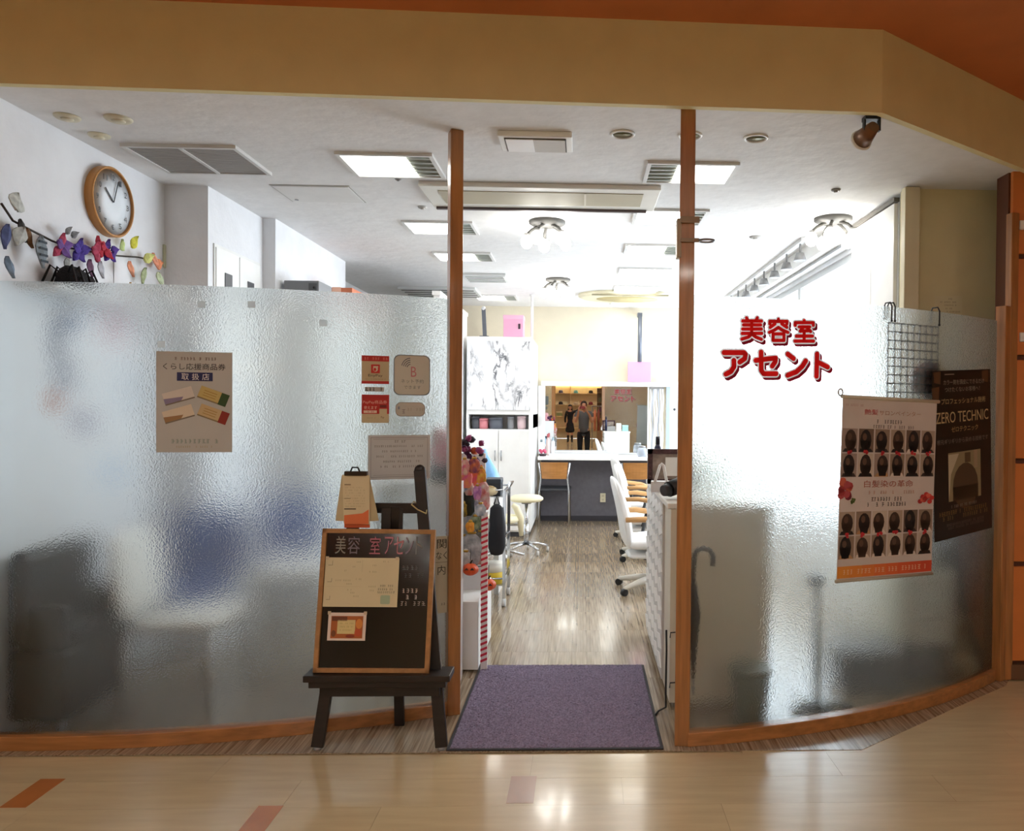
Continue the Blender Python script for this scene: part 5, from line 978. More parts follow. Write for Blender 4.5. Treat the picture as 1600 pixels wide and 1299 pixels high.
# ------------------------------------------------------------------ banner and black poster
p, n = hit_arc(RC, 1385, 770, .027); S = sheet_corners((1317, 622), (1464, 630), (1303, 908), p + n * .028, n)
t = thing('hair_banner', 'hanging cream banner with a grid of hair photographs and orange foot', 'banner', S.p(.5, 1))
MB().obox(S.p(.5, .5, -.001), S.u, S.v, S.n, S.w, S.h, .0012).build('sheet', mat('CCC2BC', .6), t)
MB().cyl(S.p(-.01, -.008, .0), S.p(1.02, -.008, .0), .009, n=12).build('top_rod', mat('C9C2AE', .4), t); MB().cyl(S.p(-.01, 1.005, .0), S.p(1.01, 1.005, .0), .008, n=12).build('bottom_rod', mat('B0A794', .4), t)
c = S.p(-.025, -.03, 0); MB().tube([c + S.u * (.014 * math.cos(k * .628)) + Vector((0, 0, .016 * math.sin(k * .628))) for k in range(10)], .004, 8, True).build('ring', mat('C0C0BE', .3), t)
S.line(.03, .2, .03, .012, 'B08A86', 2, 1); S.text('艶髪', .22, .055, .36, .085, 'C8585A'); S.text('サロンペインター', .375, .058, .82, .085, 'B08A74'); S.line(.35, .66, .112, .02, '4A4442', 2, 21); S.line(.29, .74, .142, .018, '5A5450', 2, 22)
rnd = random.Random(11)
def heads(v0, v1):
    for i in range(6):
        a0 = .0 + i * .166 + .006; a1 = a0 + .152; S.rect(a0, v0, a1, v1, rnd.choice(['A89684', '8E7A68', 'C2B4A4', '9C8A80', '6E5A4C']))
        cx = (a0 + a1) / 2 + rnd.uniform(-.01, .01); cyv = v0 + (v1 - v0) * .5; hh = rnd.choice(['2A1C18', '33231C', '241818', '3C2A20', '1E1616'])
        S.poly([(a0 + .004, v1), (cx - .055, v1 - .02), (cx + .055, v1 - .02), (a1 - .004, v1)], rnd.choice(['D8CCC0', '3A2E2C', 'B48A60', '1E1A1C']), 2)
        S.oval(cx, cyv, .058, (v1 - v0) * rnd.uniform(.42, .5), hh, 3); S.oval(cx - .012, cyv - .02, .022, (v1 - v0) * .16, '5A4234', 4, 10)
        S.poly([(cx - .05, cyv), (cx + .05, cyv), (cx + .035, v1 - .004), (cx - .035, v1 - .004)], hh, 3)
heads(.165, .295); heads(.303, .432); heads(.625, .752); heads(.76, .885)
for v in (.298, .755):
    for i in range(6):
        cx = .083 + i * .166
        for k in range(4): S.oval(cx + rnd.uniform(-.02, .02), v + rnd.uniform(-.008, .008), .014, .009, 'C8323A', 6, 8)
S.text('白髪染の革命', .24, .452, .76, .492, 'B06A5A'); S.line(.24, .76, .512, .018, 'C0907C', 2, 24, .6); S.line(.32, .68, .548, .022, '3A3634', 2, 25); S.line(.28, .72, .578, .022, '3A3634', 2, 26)
for k in range(14): S.oval(.05 + rnd.uniform(-.05, .05), .505 + rnd.uniform(-.05, .05), .035, .022, rnd.choice(['7A2438', 'A83A3E', 'C8604A', 'B04A50']), 3 + k % 3, 8)
for k in range(6): S.oval(.12 + rnd.uniform(-.02, .05), .56 + rnd.uniform(-.01, .02), .012, .008, '5A6A34', 3, 8)
for k in range(12): S.oval(.91 + rnd.uniform(-.08, .07), .56 + rnd.uniform(-.025, .02), .028, .014, rnd.choice(['C83A34', 'D86050', 'A82A2C']), 3 + k % 3, 8)
for k in range(8): S.rect(k / 8, .925, (k + 1) / 8, .99, ('E0923C', 'E0883A', 'DF7C38', 'DE7036', 'DC6634', 'D85C32', 'D45230', 'CE4A2E')[k])
S.line(.06, .95, .945, .026, 'EBC7A0', 3, 31, .85); S.build(t)
p, n = hit_arc(RC, 1500, 710, .027); S = sheet_corners((1456, 580), (1547, 577), (1452, 850), p + n * .010, n)
t = thing('black_poster', 'black hair-colour poster with ZERO TECHNIC lettering beside the end post', 'poster', S.p(.5, 1))
MB().obox(S.p(.5, .5, -.0006), S.u, S.v, S.n, S.w, S.h, .001).build('sheet', mat('0C0A09', .35), t)
G_, W_ = 'C2AE84', '9A968E'
for a, b in ((.08, .03), (.9, .03), (.05, .12)): S.poly([(a - .06, b - .02), (a + .06, b - .025), (a + .05, b + .05), (a - .05, b + .04)], '5A4028')
S.rect(.2, .02, .36, .026, '8E867A'); S.text('カラー剤を頭皮にできるだけ', .18, .055, .88, .085, W_); S.text('つけたくないお客様へ！', .2, .098, .8, .128, W_); S.text('プロフェッショナル施術', .14, .165, .9, .2, G_)
S.text('ZERO TECHNIC', .05, .245, .95, .31, G_); S.text('ゼロテクニック', .3, .335, .76, .368, 'B09A6E'); S.text('根元ギリギリから染める技術です', .06, .405, .94, .435, '7E7A76')
S.rect(.24, .49, .8, .78, '8E8466'); S.poly([(.24, .78), (.28, .62), (.42, .5), (.24, .5)], 'BDB49A', 2); S.oval(.53, .7, .22, .14, '4A3A28', 2, 18); S.rect(.31, .7, .75, .78, '40321F', 2); S.rect(.52, .5, .62, .56, '5C4A34', 2); S.rect(.68, .49, .74, .6, 'A08A70', 2)
for i, (a, b, v, h) in enumerate(((.28, .72, .805, '8E8A84'), (.08, .88, .835, '8A7444'), (.1, .9, .865, '8A7A50'), (.2, .84, .91, '6E6A64'), (.2, .84, .93, '6A665E'))): S.line(a, b, v, .016 if i in (0, 3, 4) else .024, h, 2, 50 + i, .85)
S.build(t)
# ------------------------------------------------------------------ gadget on the lettering post
c = at(1067, 370, pR.y - .01); t = thing('door_latch', 'grey metal latch box with wire ring clamped on the door post', 'latch', c); z = lambda y: at(1067, y, pR.y - .01).z
px_ = pR.x + .006
MB().box(px_ - .055, px_ - .034, pR.y, pR.y + .05, z(402), z(340)).build('box', mat('A89A86', .4, metal=.5), t, bevel=.004); MB().box(px_ - .04, px_ + .042, pR.y - .012, pR.y + .002, z(348), z(338)).build('band', mat('9A8A74', .35, metal=.7), t); MB().box(px_ - .04, px_ + .042, pR.y - .012, pR.y + .002, z(378), z(372)).build('band', mat('9A8A74', .35, metal=.7), t)
MB().tube([(px_ + .075 + .035 * math.cos(k * .52), pR.y + .0 + .03 * math.sin(k * .52), z(375)) for k in range(12)], .005, 8, True).build('wire_ring', STEEL, t)
# ------------------------------------------------------------------ seen through and over the lettered glass
p, n = hit_arc(RC, 1428, 560, .055); u = Vector((-n.y, n.x, 0)); u = u if u.x > 0 else -u
t = thing('wire_grid', 'black wire grid panel hanging on hooks inside the lettered glass', 'wire grid', p); P_ = lambda a, b: atP(a, b, p, n); x0_, x1_ = (P_(1386, 560) - p).dot(u), (P_(1464, 560) - p).dot(u); zt_, zb_ = P_(1425, 508).z, P_(1425, 640).z
for i in range(9): a = x0_ + (x1_ - x0_) * i / 8; MB().cyl(Vector((p.x, p.y, zt_)) + u * a, Vector((p.x, p.y, zb_)) + u * a, .0032, n=5, caps=False).build('wire', BLACK, t)
for i in range(11): zz = zb_ + (zt_ - zb_) * i / 10; MB().cyl(Vector((p.x, p.y, zz)) + u * x0_, Vector((p.x, p.y, zz)) + u * x1_, .0032, n=5, caps=False).build('wire', BLACK, t)
for i, px in enumerate((1388, 1393, 1462)):
    c, nn = hit_arc(RC, px, 490, .031); c.z = GT - .02; tt = thing('wire_hook', ['black wire hook over the glass edge, outermost near the closet', 'black wire hook doubled beside its neighbour on the glass edge', 'black wire hook over the glass edge above the black poster'][i], 'hook', c)
    MB().tube([c + nn * .022 + Vector((0, 0, -.07)), c + nn * .022 + Vector((0, 0, .0)), c + nn * .012 + Vector((0, 0, .02)), c - nn * .018 + Vector((0, 0, .02)), c - nn * .028 + Vector((0, 0, 0)), c - nn * .035 + Vector((0, 0, -.06))], .0035, 6).build('wire', BLACK, tt); MB().ball(c + nn * .022 + Vector((0, 0, -.07)), .006).build('tip', BLACK, tt)
p, n = hit_arc(RC, 1446, 594, .09); t = thing('dried_wreath', 'brown dried-flower wreath blurred behind the lettered glass', 'wreath', p)
for k in range(26):
    a = k * 2 * math.pi / 13; q = p + u * ((.085 if k < 13 else .045) * math.cos(a)) + Vector((0, 0, (.07 if k < 13 else .035) * math.sin(a))); MB().ball(q, random.uniform(.022, .036), n=8, wob=.3).build('bloom', mat(random.choice(['7A4A3C', '6A3E30', '8A5A46', '5A3228']), .9), t)
# cloth umbrella
c, nn = hit_arc(RC, 1100, 865, .09); t = thing('umbrella', 'dark umbrella with hooked handle hanging inside the lettered glass', 'umbrella', c); Y_ = c.y; q = lambda a, b: at(a, b, Y_)
MB().tube([q(1113, 884), q(1114, 870), q(1109, 860), q(1099, 857), q(1090, 859), q(1085, 868), q(1083, 890), q(1083, 925)], .012, 10).build('handle', mat('2E2C26', .5), t)
MB().tube([q(1083, 905), q(1083, 930), q(1084, 960), q(1083, 1010), q(1083, 1060)], [.012, .022, .03, .018, .006], 12).build('canopy', mat('23282C', .8, bump=.4, bscale=20), t); MB().cyl(q(1083, 1058), q(1083, 1085), .005, n=8).build('tip', STEEL, t)
# bin, stands and clutter at the foot
c = fl(1172, 1133); c.y = 3.66; c.x = at(1172, 1100, 3.66).x; t = thing('waste_bin', 'grey-green waste bin standing behind the lettered glass', 'bin', (c.x, c.y, 0)); zt_ = at(1172, 1042, c.y).z
MB().lathe([(.075, .0015), (.078, .02), (.098, zt_)], (c.x, c.y, 0), 24).build('body', mat('6A7064', .5), t); MB().lathe([(.102, zt_ - .02), (.104, zt_), (.09, zt_ + .004)], (c.x, c.y, 0), 24).build('rim', mat('7A8074', .4), t)
c = fl(1272, 1108); t = thing('floor_stand', 'slim grey pole stand on black feet behind the lettered glass', 'stand', c); MB().cyl((c.x, c.y, .03), (c.x, c.y, .62), .014, n=12).build('pole', mat('7C8696', .4, metal=.5), t); MB().lathe([(.03, .62), (.05, .66), (.02, .68)], (c.x, c.y, 0), 14).build('cap', mat('7C8696', .4), t)
for k in range(4): a = .4 + k * 1.571; MB().bar((c.x, c.y, .02), (c.x + .13 * math.cos(a), c.y + .09 * math.sin(a), .012), .03, .022).build('foot', BLACK, t)
for i, px in enumerate((1322,)): c = fl(px, 1112); q = tag(MB().prism([(c.x - .03, c.y - .02), (c.x + .03, c.y - .02), (c.x + .025, c.y + .02), (c.x - .025, c.y + .02)], .0015, .04).build('rubber_wedge', BLACK, bevel=.004), 'black rubber wedge on the floor behind the lettered glass', 'wedge')
t = thing('drawer_chest', 'small pale plastic drawer chest behind the black poster', 'drawers', (1.88, 4.3, 0)); MB().box(1.72, 2.04, 4.14, 4.5, .22, .62).build('body', mat('D8D6C6', .5), t, bevel=.006); MB().box(1.74, 2.02, 4.16, 4.48, .0015, .22).build('stand', mat('3A3832', .7), t)
for k in range(3): d_ = MB().box(1.735, 2.025, 4.125, 4.14, .24 + k * .125, .35 + k * .125).build('drawer', mat('C9C7B8', .45), t, bevel=.005); MB().box(1.84, 1.92, 4.115, 4.126, .30 + k * .125, .32 + k * .125).build('pull', mat('A8A698', .4), d_)
t = thing('white_bundle', 'pale blue-white folded bundle on top of the drawer chest', 'bundle', (1.87, 4.3, .62)); MB().ball((1.87, 4.3, .72), .14, .12, .10, 16, .05).build('cloth', mat('DDE6EC', .8), t); MB().tube([(1.75, 4.22, .74), (1.87, 4.185, .78), (1.99, 4.22, .74)], .01, 6).build('tie', mat('B8C6D0', .7), t)
t = thing('dark_coat', 'dark grey coat hanging by the end of the lettered glass', 'coat', (2.16, 4.38, .2)); MB().lathe([(.13, .32), (.14, .5), (.12, .9), (.09, 1.15), (.03, 1.22)], (2.16, 4.4, 0), 18, sy=.5).build('body', mat('2C2C2A', .9, bump=.5, bscale=8), t); MB().tube([(2.06, 4.4, 1.12), (2.02, 4.36, .9), (2.03, 4.33, .62)], [.05, .045, .035], 10).build('sleeve', mat('2C2C2A', .9), t); MB().tube([(2.16, 4.4, 1.2), (2.16, 4.4, 1.3), (2.16, 4.45, 1.33), (2.16, 4.55, 1.33)], .006, 6).build('hanger', STEEL, t)
t = thing('floor_cushion', 'round white floor cushion at the end of the lettered glass', 'cushion', (2.15, 4.3, 0)); MB().lathe([(.07, .002), (.095, .05), (.09, .11), (.02, .13)], (2.15, 4.30, 0), 20).build('pad', mat('CFC6A8', .8), t); MB().ball((2.15, 4.30, .13), .012).build('button', mat('A89E80', .7), t)
t = thing('dark_crate', 'dark low crate on the floor before the drawer chest', 'crate', (1.55, 4.05, 0)); MB().box(1.38, 1.7, 4.0, 4.3, .0015, .2).build('body', mat('4E5054', .6), t, bevel=.008); MB().box(1.37, 1.71, 3.99, 4.31, .2, .225).build('lid', mat('66686C', .5), t, bevel=.006)
# small printed note on the yellow wall
a = at(1482, 478, 4.555); Q = Sheet((a.x - .085, 4.558, a.z + .06), (1, 0, 0), DOWN, .17, .12); t = thing('wall_note', 'small printed note on the pale yellow wall', 'notice', (a.x, 4.56, a.z)); MB().box(a.x - .085, a.x + .085, 4.5585, 4.5595, a.z - .06, a.z + .06).build('sheet', mat('DCD3AE', .7), t)
for i, (x, y) in enumerate(((.4, .6), (.2, .75), (.25, .8), (.4, .6), (.1, .9))): Q.line(x, y, .12 + i * .16, .07, '8A7A58', 2, i)
Q.build(t)
# ------------------------------------------------------------------ waiting area behind the wide glass
t = thing('shade_armchair', 'black armchair shape added for the dark shade low behind the wide glass', 'armchair', (-2.3, 3.68, 0)); BL = mat('17181B', .55)  # added black shape stands in for the dark shadow region behind the glass
MB().box(-2.53, -2.28, 3.46, 3.98, .08, .40).build('base', BL, t, bevel=.03); MB().box(-2.53, -2.44, 3.46, 3.98, .40, .84).build('backrest', BL, t, bevel=.04); MB().box(-2.44, -2.28, 3.53, 3.91, .40, .48).build('cushion', mat('202226', .6), t, bevel=.03)
for y in (3.46, 3.92): MB().box(-2.44, -2.28, y, y + .06, .40, .6).build('armrest', BL, t, bevel=.02)
for x in (-2.49, -2.32):
    for y in (3.51, 3.94): MB().cyl((x, y, .0015), (x, y, .08), .015, n=8).build('leg', STEEL, t)
def lounge(label, loc, rz, h):
    t = thing('waiting_chair', label, 'chair', (0, 0, 0), 'waiting chairs behind the wide glass'); m_ = mat(h, .5)
    rounded([(-.2, .42, .03, 0, 1, .9), (0, .44, .035, 0, 1, 1), (.2, .44, .035, 0, 1, 1), (.25, .43, .02, 0, 1, .95)], .24, 'seat', m_, t); rounded([(-.2, .44, .03, .97, .2, .95), (-.22, .62, .03, .98, .1, 1), (-.25, .82, .025, .98, .1, .95), (-.26, .88, .012, .95, .1, .8)], .24, 'backrest', m_, t)
    for x in (-.18, .2):
        for y in (-.19, .19): MB().cyl((x * 1.1, y * 1.1, .0015), (x, y, .42), .014, n=8).build('leg', CHROME, t)
    t.location = loc; t.rotation_euler = (0, 0, rz)
lounge('white moulded side chair behind the wide glass', (-1.99, 3.93, 0), 0, 'F2F2F0'); lounge('blue side chair in the corner below the clock', (-2.25, 4.46, 0), -1.57, '4A68A8'); lounge('blue side chair standing beyond the low white table', (-1.92, 5.22, 0), -1.2, '46639E')
t = thing('coffee_table', 'low white table in the waiting area behind the wide glass', 'table', (-1.55, 4.6, 0)); MB().box(-1.85, -1.2, 4.3, 4.85, .54, .57).build('top', WHITE, t, bevel=.006)
for x in (-1.8, -1.25):
    for y in (4.35, 4.8): MB().box(x - .02, x + .02, y - .02, y + .02, .0015, .54).build('leg', mat('C8CACC', .4), t)
t = thing('tall_shelf', 'tall white shelving along the side wall holding boxes', 'shelf unit', (-2.03, 6.35, 0)); zs2 = at(470, 459, 5.62).z
MB().box(-2.19, -1.86, 5.62, 5.65, .0015, zs2).build('side', WHITE, t); MB().box(-2.19, -1.86, 7.0, 7.03, .0015, zs2).build('side', WHITE, t); MB().box(-2.195, -2.18, 5.62, 7.03, .0015, zs2).build('back', WHITE, t)
for k in range(6): z_ = .06 + k * (zs2 - .085) / 5; MB().box(-2.18, -1.86, 5.65, 7.0, z_, z_ + .025).build('shelf', WHITE, t)
t = thing('grey_case', 'dark grey equipment case on the tall shelving', 'case', (-2.05, 5.75, zs2)); h_ = at(470, 437, 5.62).z; MB().box(-2.17, -1.92, 5.66, 5.95, zs2, h_).build('body', mat('7E8084', .5), t, bevel=.005); MB().box(-1.99, -1.93, 5.65, 5.662, zs2 + .02, h_ - .02).build('dial_plate', mat('55575A', .4), t); MB().ball((-1.95, 5.65, (zs2 + h_) / 2), .01).build('knob', BLACK, t)
t = thing('orange_box', 'orange cardboard box on the tall shelving', 'box', (-2.0, 6.5, zs2)); MB().box(-2.14, -1.87, 6.3, 6.75, zs2, zs2 + .15).build('body', mat('C4714E', .6), t, bevel=.003); MB().box(-2.03, -1.96, 6.295, 6.755, zs2 + .0, zs2 + .153).build('tape', mat('E8B49A', .5), t)
# ================================================================== CORRIDOR BEHIND THE CAMERA (seen in the mirror)
CL = glow('FFF7EA', CORR_EMIT)
k = 0; names = ['nearest the salon', 'second', 'third', 'fourth', 'fifth', 'last']
for j, Y in enumerate((0.6, -2.6, -5.8, -9.0, -12.2, -15.2)):
    for i, X in enumerate((-3.6, -.2, 3.4)):
        t = thing('corridor_lamp', f'round warm corridor ceiling lamp, {names[j]} row, {("clock-wall side", "middle", "orange-wall side")[i]}', 'ceiling lamp', (X, Y, TOPZ), 'corridor ceiling lamps')
        MB().lathe([(.17, 0), (.17, -.012), (.145, -.018), (.14, -.004)], (X, Y, TOPZ), 28).build('ring', WHITE, t); MB().lathe([(.14, -.008), (.06, -.0085), (.004, -.009)], (X, Y, TOPZ), 28).build('diffuser', CL, t)
t = thing('light_box', 'white square light box on the corridor ceiling before the hat shop', 'ceiling lamp', (-1.2, -8.4, TOPZ)); MB().box(-1.75, -.65, -9, -8, TOPZ - .05, TOPZ).build('housing', WHITE, t); MB().box(-1.7, -.7, -8.95, -8.05, TOPZ - .056, TOPZ - .049).build('diffuser', glow('FFF6E6', 3.0), t)
# hat shop wall
t = thing('hat_shelf', 'lit cream display shelving of the hat shop across the corridor', 'shelf unit', (-1.2, -16.4, 0))
MB().box(-3.6, 1.0, -16.98, -16.9, .0, 2.75).build('back', mat('E6D4AC', .7), t)
for z in (.5, 1.05, 1.6, 2.15): MB().box(-3.6, 1.0, -16.9, -16.45, z, z + .03).build('shelf', mat('D8B98A', .5), t)
for x in (-3.6, -2.1, -.6, .97): MB().box(x, x + .03, -16.9, -16.45, 0, 2.75).build('upright', mat('D8B98A', .5), t)
MB().box(-3.6, 1.0, -16.9, -16.4, 2.62, 2.75).build('cove', mat('D8C8A8', .6), t); MB().box(-3.5, .9, -16.88, -16.82, 2.56, 2.61).build('light_strip', glow('FFE2A8', 9.0), t)
cols = [('2A2A30', 'black'), ('6E6A7A', 'slate'), ('7FB4AE', 'teal'), ('3A3430', 'dark brown'), ('C8B498', 'sand'), ('8C3A3E', 'wine'), ('4A5A78', 'navy'), ('B8A0A8', 'rose')]
for i in range(12):
    h_, nm_ = cols[i % 8]; x = -3.2 + (i % 6) * .72; z = 1.63 if i < 6 else 2.18; q = thing('felt_hat', f'{nm_} hat on the {"lower" if i < 6 else "upper"} lit shelf across the corridor, {("first", "second", "third", "fourth", "fifth", "sixth")[i % 6]} along', 'hat', (x, -16.62, z), 'hats in the shop across the corridor')
    MB().lathe([(.19, 0), (.19, .012), (.1, .02)], (x, -16.62, z), 20).build('brim', mat(h_, .8), q); MB().lathe([(.1, .015), (.105, .08), (.08, .14), (.01, .15)], (x, -16.62, z), 18).build('crown', mat(h_, .8), q)
for i in range(8):
    x = -3.3 + i * .55; q = thing('shop_parcel', f'{("tan", "cream", "rust", "grey", "olive", "pink", "white", "umber")[i]} boxed item on the low shelf across the corridor', 'box', (x, -16.65, 1.08), 'boxed goods across the corridor')
    MB().box(x - .14, x + .14, -16.75, -16.5, 1.08, 1.30).build('carton', mat(('B08A5A', 'E0D4B8', 'A8583A', '8A8A88', '7A7A4A', 'D8A8A8', 'E8E6E0', '5A4030')[i], .6), q, bevel=.004); MB().box(x - .143, x + .143, -16.752, -16.498, 1.24, 1.31).build('lid', mat('C8B088', .6), q)
# clothes rack
RX0, RX1, RY = .35, 1.35, -7.2
t = thing('clothes_rack', 'metal clothes rack standing in the corridor behind the photographer', 'clothes rack', (.85, RY, 0))
for x in (RX0, RX1): MB().cyl((x, RY, .05), (x, RY, 1.55), .018, n=10).build('upright', STEEL, t); MB().box(x - .02, x + .02, RY - .28, RY + .28, .02, .05).build('foot', STEEL, t)
MB().cyl((RX0, RY, 1.55), (RX1, RY, 1.55), .018, n=10).build('bar', STEEL, t); MB().cyl((RX0, RY, .3), (RX1, RY, .3), .012, n=8).build('lower_bar', STEEL, t)
for i in range(7):
    x = RX0 + .1 + i * .13; h_, nm_ = (('C87A5A', 'coral'), ('8A4A3A', 'rust'), ('4A4038', 'brown'), ('D8A088', 'peach'), ('2E3030', 'black'), ('B86A4A', 'terracotta'), ('6A5A48', 'taupe'))[i]
    q = thing('hanging_blouse', f'{nm_} blouse hanging on the corridor clothes rack', 'blouse', (x, RY, 1.5), 'blouses on the corridor rack')
    MB().lathe([(.20, .66), (.19, .9), (.17, 1.15), (.19, 1.32), (.12, 1.40), (.04, 1.44)], (x, RY, 0), 14, sx=.22).build('body', mat(h_, .85, bump=.5, bscale=8), q)
    for s_ in (-1, 1): MB().tube([(x, RY + s_ * .17, 1.36), (x, RY + s_ * .22, 1.15), (x, RY + s_ * .21, .95)], [.045, .04, .035], 8).build('sleeve', mat(h_, .85), q)
    MB().tube([(x, RY, 1.42), (x, RY, 1.52), (x, RY + .02, 1.572), (x, RY - .02, 1.57)], .004, 5).build('hanger', STEEL, q)
# tan display column with bags
t = thing('display_column', 'dark shelved display column behind the clothes rack', 'display stand', (.9, -11, 0)); MB().box(.6, 1.25, -11.3, -10.8, 0, .9).build('base', mat('8A6A48', .6), t); MB().box(.6, 1.25, -11.32, -11.28, .9, 2.3).build('back', mat('6A5238', .6), t)
for z in (1.3, 1.7, 2.1): MB().box(.6, 1.25, -11.28, -10.9, z, z + .03).build('shelf', mat('8A6A48', .6), t)
for i in range(6):
    x, z = .78 + (i % 2) * .28, (.9, 1.33, 1.73)[i // 2]; q = thing('handbag', f'{("tan", "grey", "plum", "black", "olive", "brick")[i]} handbag on the dark display column', 'handbag', (x, -11.05, z), 'handbags on the display column'); h_ = ('A8804A', '77777A', '5A3048', '222224', '5E6040', '94483A')[i]
    MB().prism([(x - .11, -11.12), (x + .11, -11.12), (x + .1, -10.98), (x - .1, -10.98)], z, z + .17).build('body', mat(h_, .5), q, bevel=.01); MB().tube([(x - .07, -11.05, z + .16), (x - .05, -11.05, z + .27), (x + .05, -11.05, z + .27), (x + .07, -11.05, z + .16)], .008, 6).build('handle', mat(h_, .5), q)
# ------------------------------------------------------------------ people
def skinned(name, V, E_, m_, parent, sub=2, root=0):
    me = bpy.data.meshes.new(name); off_ = wloc(parent); me.from_pydata([tuple(Vector(v[0]) - off_) for v in V], E_, [])
    o = bpy.data.objects.new('tmp', me); COL.objects.link(o); md = o.modifiers.new('s', 'SKIN'); md.use_smooth_shade = True
    for i, v in enumerate(V):
        r = v[1] if isinstance(v[1], tuple) else (v[1], v[1]); me.skin_vertices[0].data[i].radius = r; me.skin_vertices[0].data[i].use_root = i == root
    sb = o.modifiers.new('u', 'SUBSURF'); sb.levels = sb.render_levels = sub
    bpy.context.view_layer.update(); dg = bpy.context.evaluated_depsgraph_get(); m2 = bpy.data.meshes.new_from_object(o.evaluated_get(dg)); bpy.data.objects.remove(o)
    m2.materials.clear(); ms = m_ if isinstance(m_, list) else [m_]
    for q in ms: m2.materials.append(q)
    m2.polygons.foreach_set('use_smooth', [True] * len(m2.polygons)); m2.name = name
    r = bpy.data.objects.new(name, m2); COL.objects.link(r)
    if parent: r.parent = parent
    return r
SKIN = mat('C99478', .55)
def head(c, parent, face=1):
    """head with brow, nose, lips, chin and ears; faces +Y * face"""
    mb = MB(); n = 20; vs = []; rows = 15; c = Vector(c)
    for i in range(rows):
        th = math.pi * i / (rows - 1); z = math.cos(th)
        for j in range(n):
            a = 2 * math.pi * j / n; x, y = math.cos(a) * math.sin(th), math.sin(a) * math.sin(th)
            w_ = .076 * (1 - .18 * max(0, -z) ** 1.3); d_ = .095
            X, Y, Z = x * w_, y * d_, z * .115
            if y > .6: 
                if -.35 < z < .12 and abs(x) < .3: Y += .018 * (1 - abs(z + .15) * 2)      # nose
                if .1 < z < .3: Y += .006                                                  # brow
                if -.62 < z < -.45 and abs(x) < .4: Y += .006                              # lips
                if z < -.75: Y += .012                                                     # chin
                if 0 < z < .15 and .2 < abs(x) < .6: Y -= .008                             # eye sockets
            vs.append(c + Vector((X, Y * face, Z)))
    mb.add(vs, [(i * n + j, (i + 1) * n + j, (i + 1) * n + (j + 1) % n, i * n + (j + 1) % n) for i in range(rows - 1) for j in range(n)], True)
    for s_ in (-1, 1): mb.ball(c + Vector((s_ * .078, -.005 * face, -.005)), .01, .022, .032, 10)
    h_ = mb.build('head', SKIN, parent)
    for s_ in (-1, 1): MB().ball(c + Vector((s_ * .03, .083 * face, .008)), .011, .007, .007, 8).build('eye', mat('221A18', .3), h_)
    MB().ball(c + Vector((0, .088 * face, -.06)), .024, .008, .007, 10).build('mouth', mat('A05A54', .5), h_)
    return h_
def hand(V, E_, w0, fwd_, side, thumb_dir, curl, R_=.0085):
    """adds palm and five separate bent fingers to the skin graph, rooted at wrist index w0"""
    w_ = Vector(V[w0][0]); f = Vector(fwd_).normalized(); s_ = Vector(side).normalized(); nrm = Vector(curl).normalized()
    V.append((w_ + f * .05, (.03, .016))); pi = len(V) - 1; E_.append((w0, pi))
    for k, (o_, L_) in enumerate(((-.03, .062), (-.01, .075), (.011, .07), (.03, .055))):
        a = w_ + f * .088 + s_ * o_; V.append((a, R_ * 1.15)); E_.append((pi, len(V) - 1)); b = a + f * L_ * .45 + nrm * L_ * .15; V.append((b, R_)); E_.append((len(V) - 2, len(V) - 1)); c = b + f * L_ * .2 + nrm * L_ * .42; V.append((c, R_ * .85)); E_.append((len(V) - 2, len(V) - 1))
    a = w_ + f * .03 + Vector(thumb_dir).normalized() * .03; V.append((a, R_ * 1.3)); E_.append((pi, len(V) - 1)); b = a + Vector(thumb_dir).normalized() * .025 + f * .03 + nrm * .012; V.append((b, R_)); E_.append((len(V) - 2, len(V) - 1)); c = b + f * .022 + nrm * .02; V.append((c, R_ * .8)); E_.append((len(V) - 2, len(V) - 1))
# the photographer: body behind the camera, phone held up in both hands
PX, PY = .04, -.44
t = thing('person', 'person in grey short-sleeved top and dark trousers raising a phone, seen in the mirror', 'person', (PX, PY, 0))
# one continuous body in skin colour; clothes are worn over it
def body(V, E_, x, y, hz=.86, sh=1.34, sw=.17):
    o = len(V); V += [((x, y, hz), (.135, .10)), ((x, y, hz + .14), (.125, .095)), ((x, y, hz + .32), (.14, .10)), ((x, y + .0, sh), (.12, .085)), ((x, y + .015, sh + .09), .05), ((x, y + .03, sh + .13), .048)]
    E_ += [(o, o + 1), (o + 1, o + 2), (o + 2, o + 3), (o + 3, o + 4), (o + 4, o + 5)]; return o
V, E_ = [], []; b0 = body(V, E_, PX, PY)
def add(V, E_, frm, pts):
    for co, r in pts: V.append((co, r)); E_.append((frm, len(V) - 1)); frm = len(V) - 1
    return frm
for s_ in (-1, 1):
    wr = add(V, E_, b0 + 3, [((PX + s_ * .17, PY, 1.34), .058), ((PX + s_ * .235, PY + .07, 1.17), .043), ((PX + s_ * .215, PY + .14, 1.11), .039), ((PX + s_ * .15, PY + .26, 1.31), .034), ((.0 + s_ * .105, -.105, 1.415), .024)])
    hand(V, E_, wr, (-s_ * .12, .28, .95), (-s_ * .25, .9, -.1), (-s_ * .7, -.5, .3), (-s_ * .9, .2, .1))
    add(V, E_, b0, [((PX + s_ * .095, PY, .76), (.088, .088)), ((PX + s_ * .1, PY + .01, .46), .058), ((PX + s_ * .1, PY - .01, .28), .054), ((PX + s_ * .1, PY - .02, .09), .036), ((PX + s_ * .105, PY + .08, .04), (.04, .03)), ((PX + s_ * .105, PY + .17, .028), (.036, .022))])
skinned('body', V, E_, SKIN, t)
hd = head((PX, PY + .06, 1.56), t)
MB().lathe([(.02, .122), (.06, .108), (.083, .06), (.088, .01), (.08, -.03)], (PX, PY + .045, 1.56), 20, sy=1.16).build('hair', mat('2E2622', .8, bump=.5, bscale=60), t)
SHIRT = mat('5C5E63', .85, bump=.25, bscale=25); V, E_ = [], []
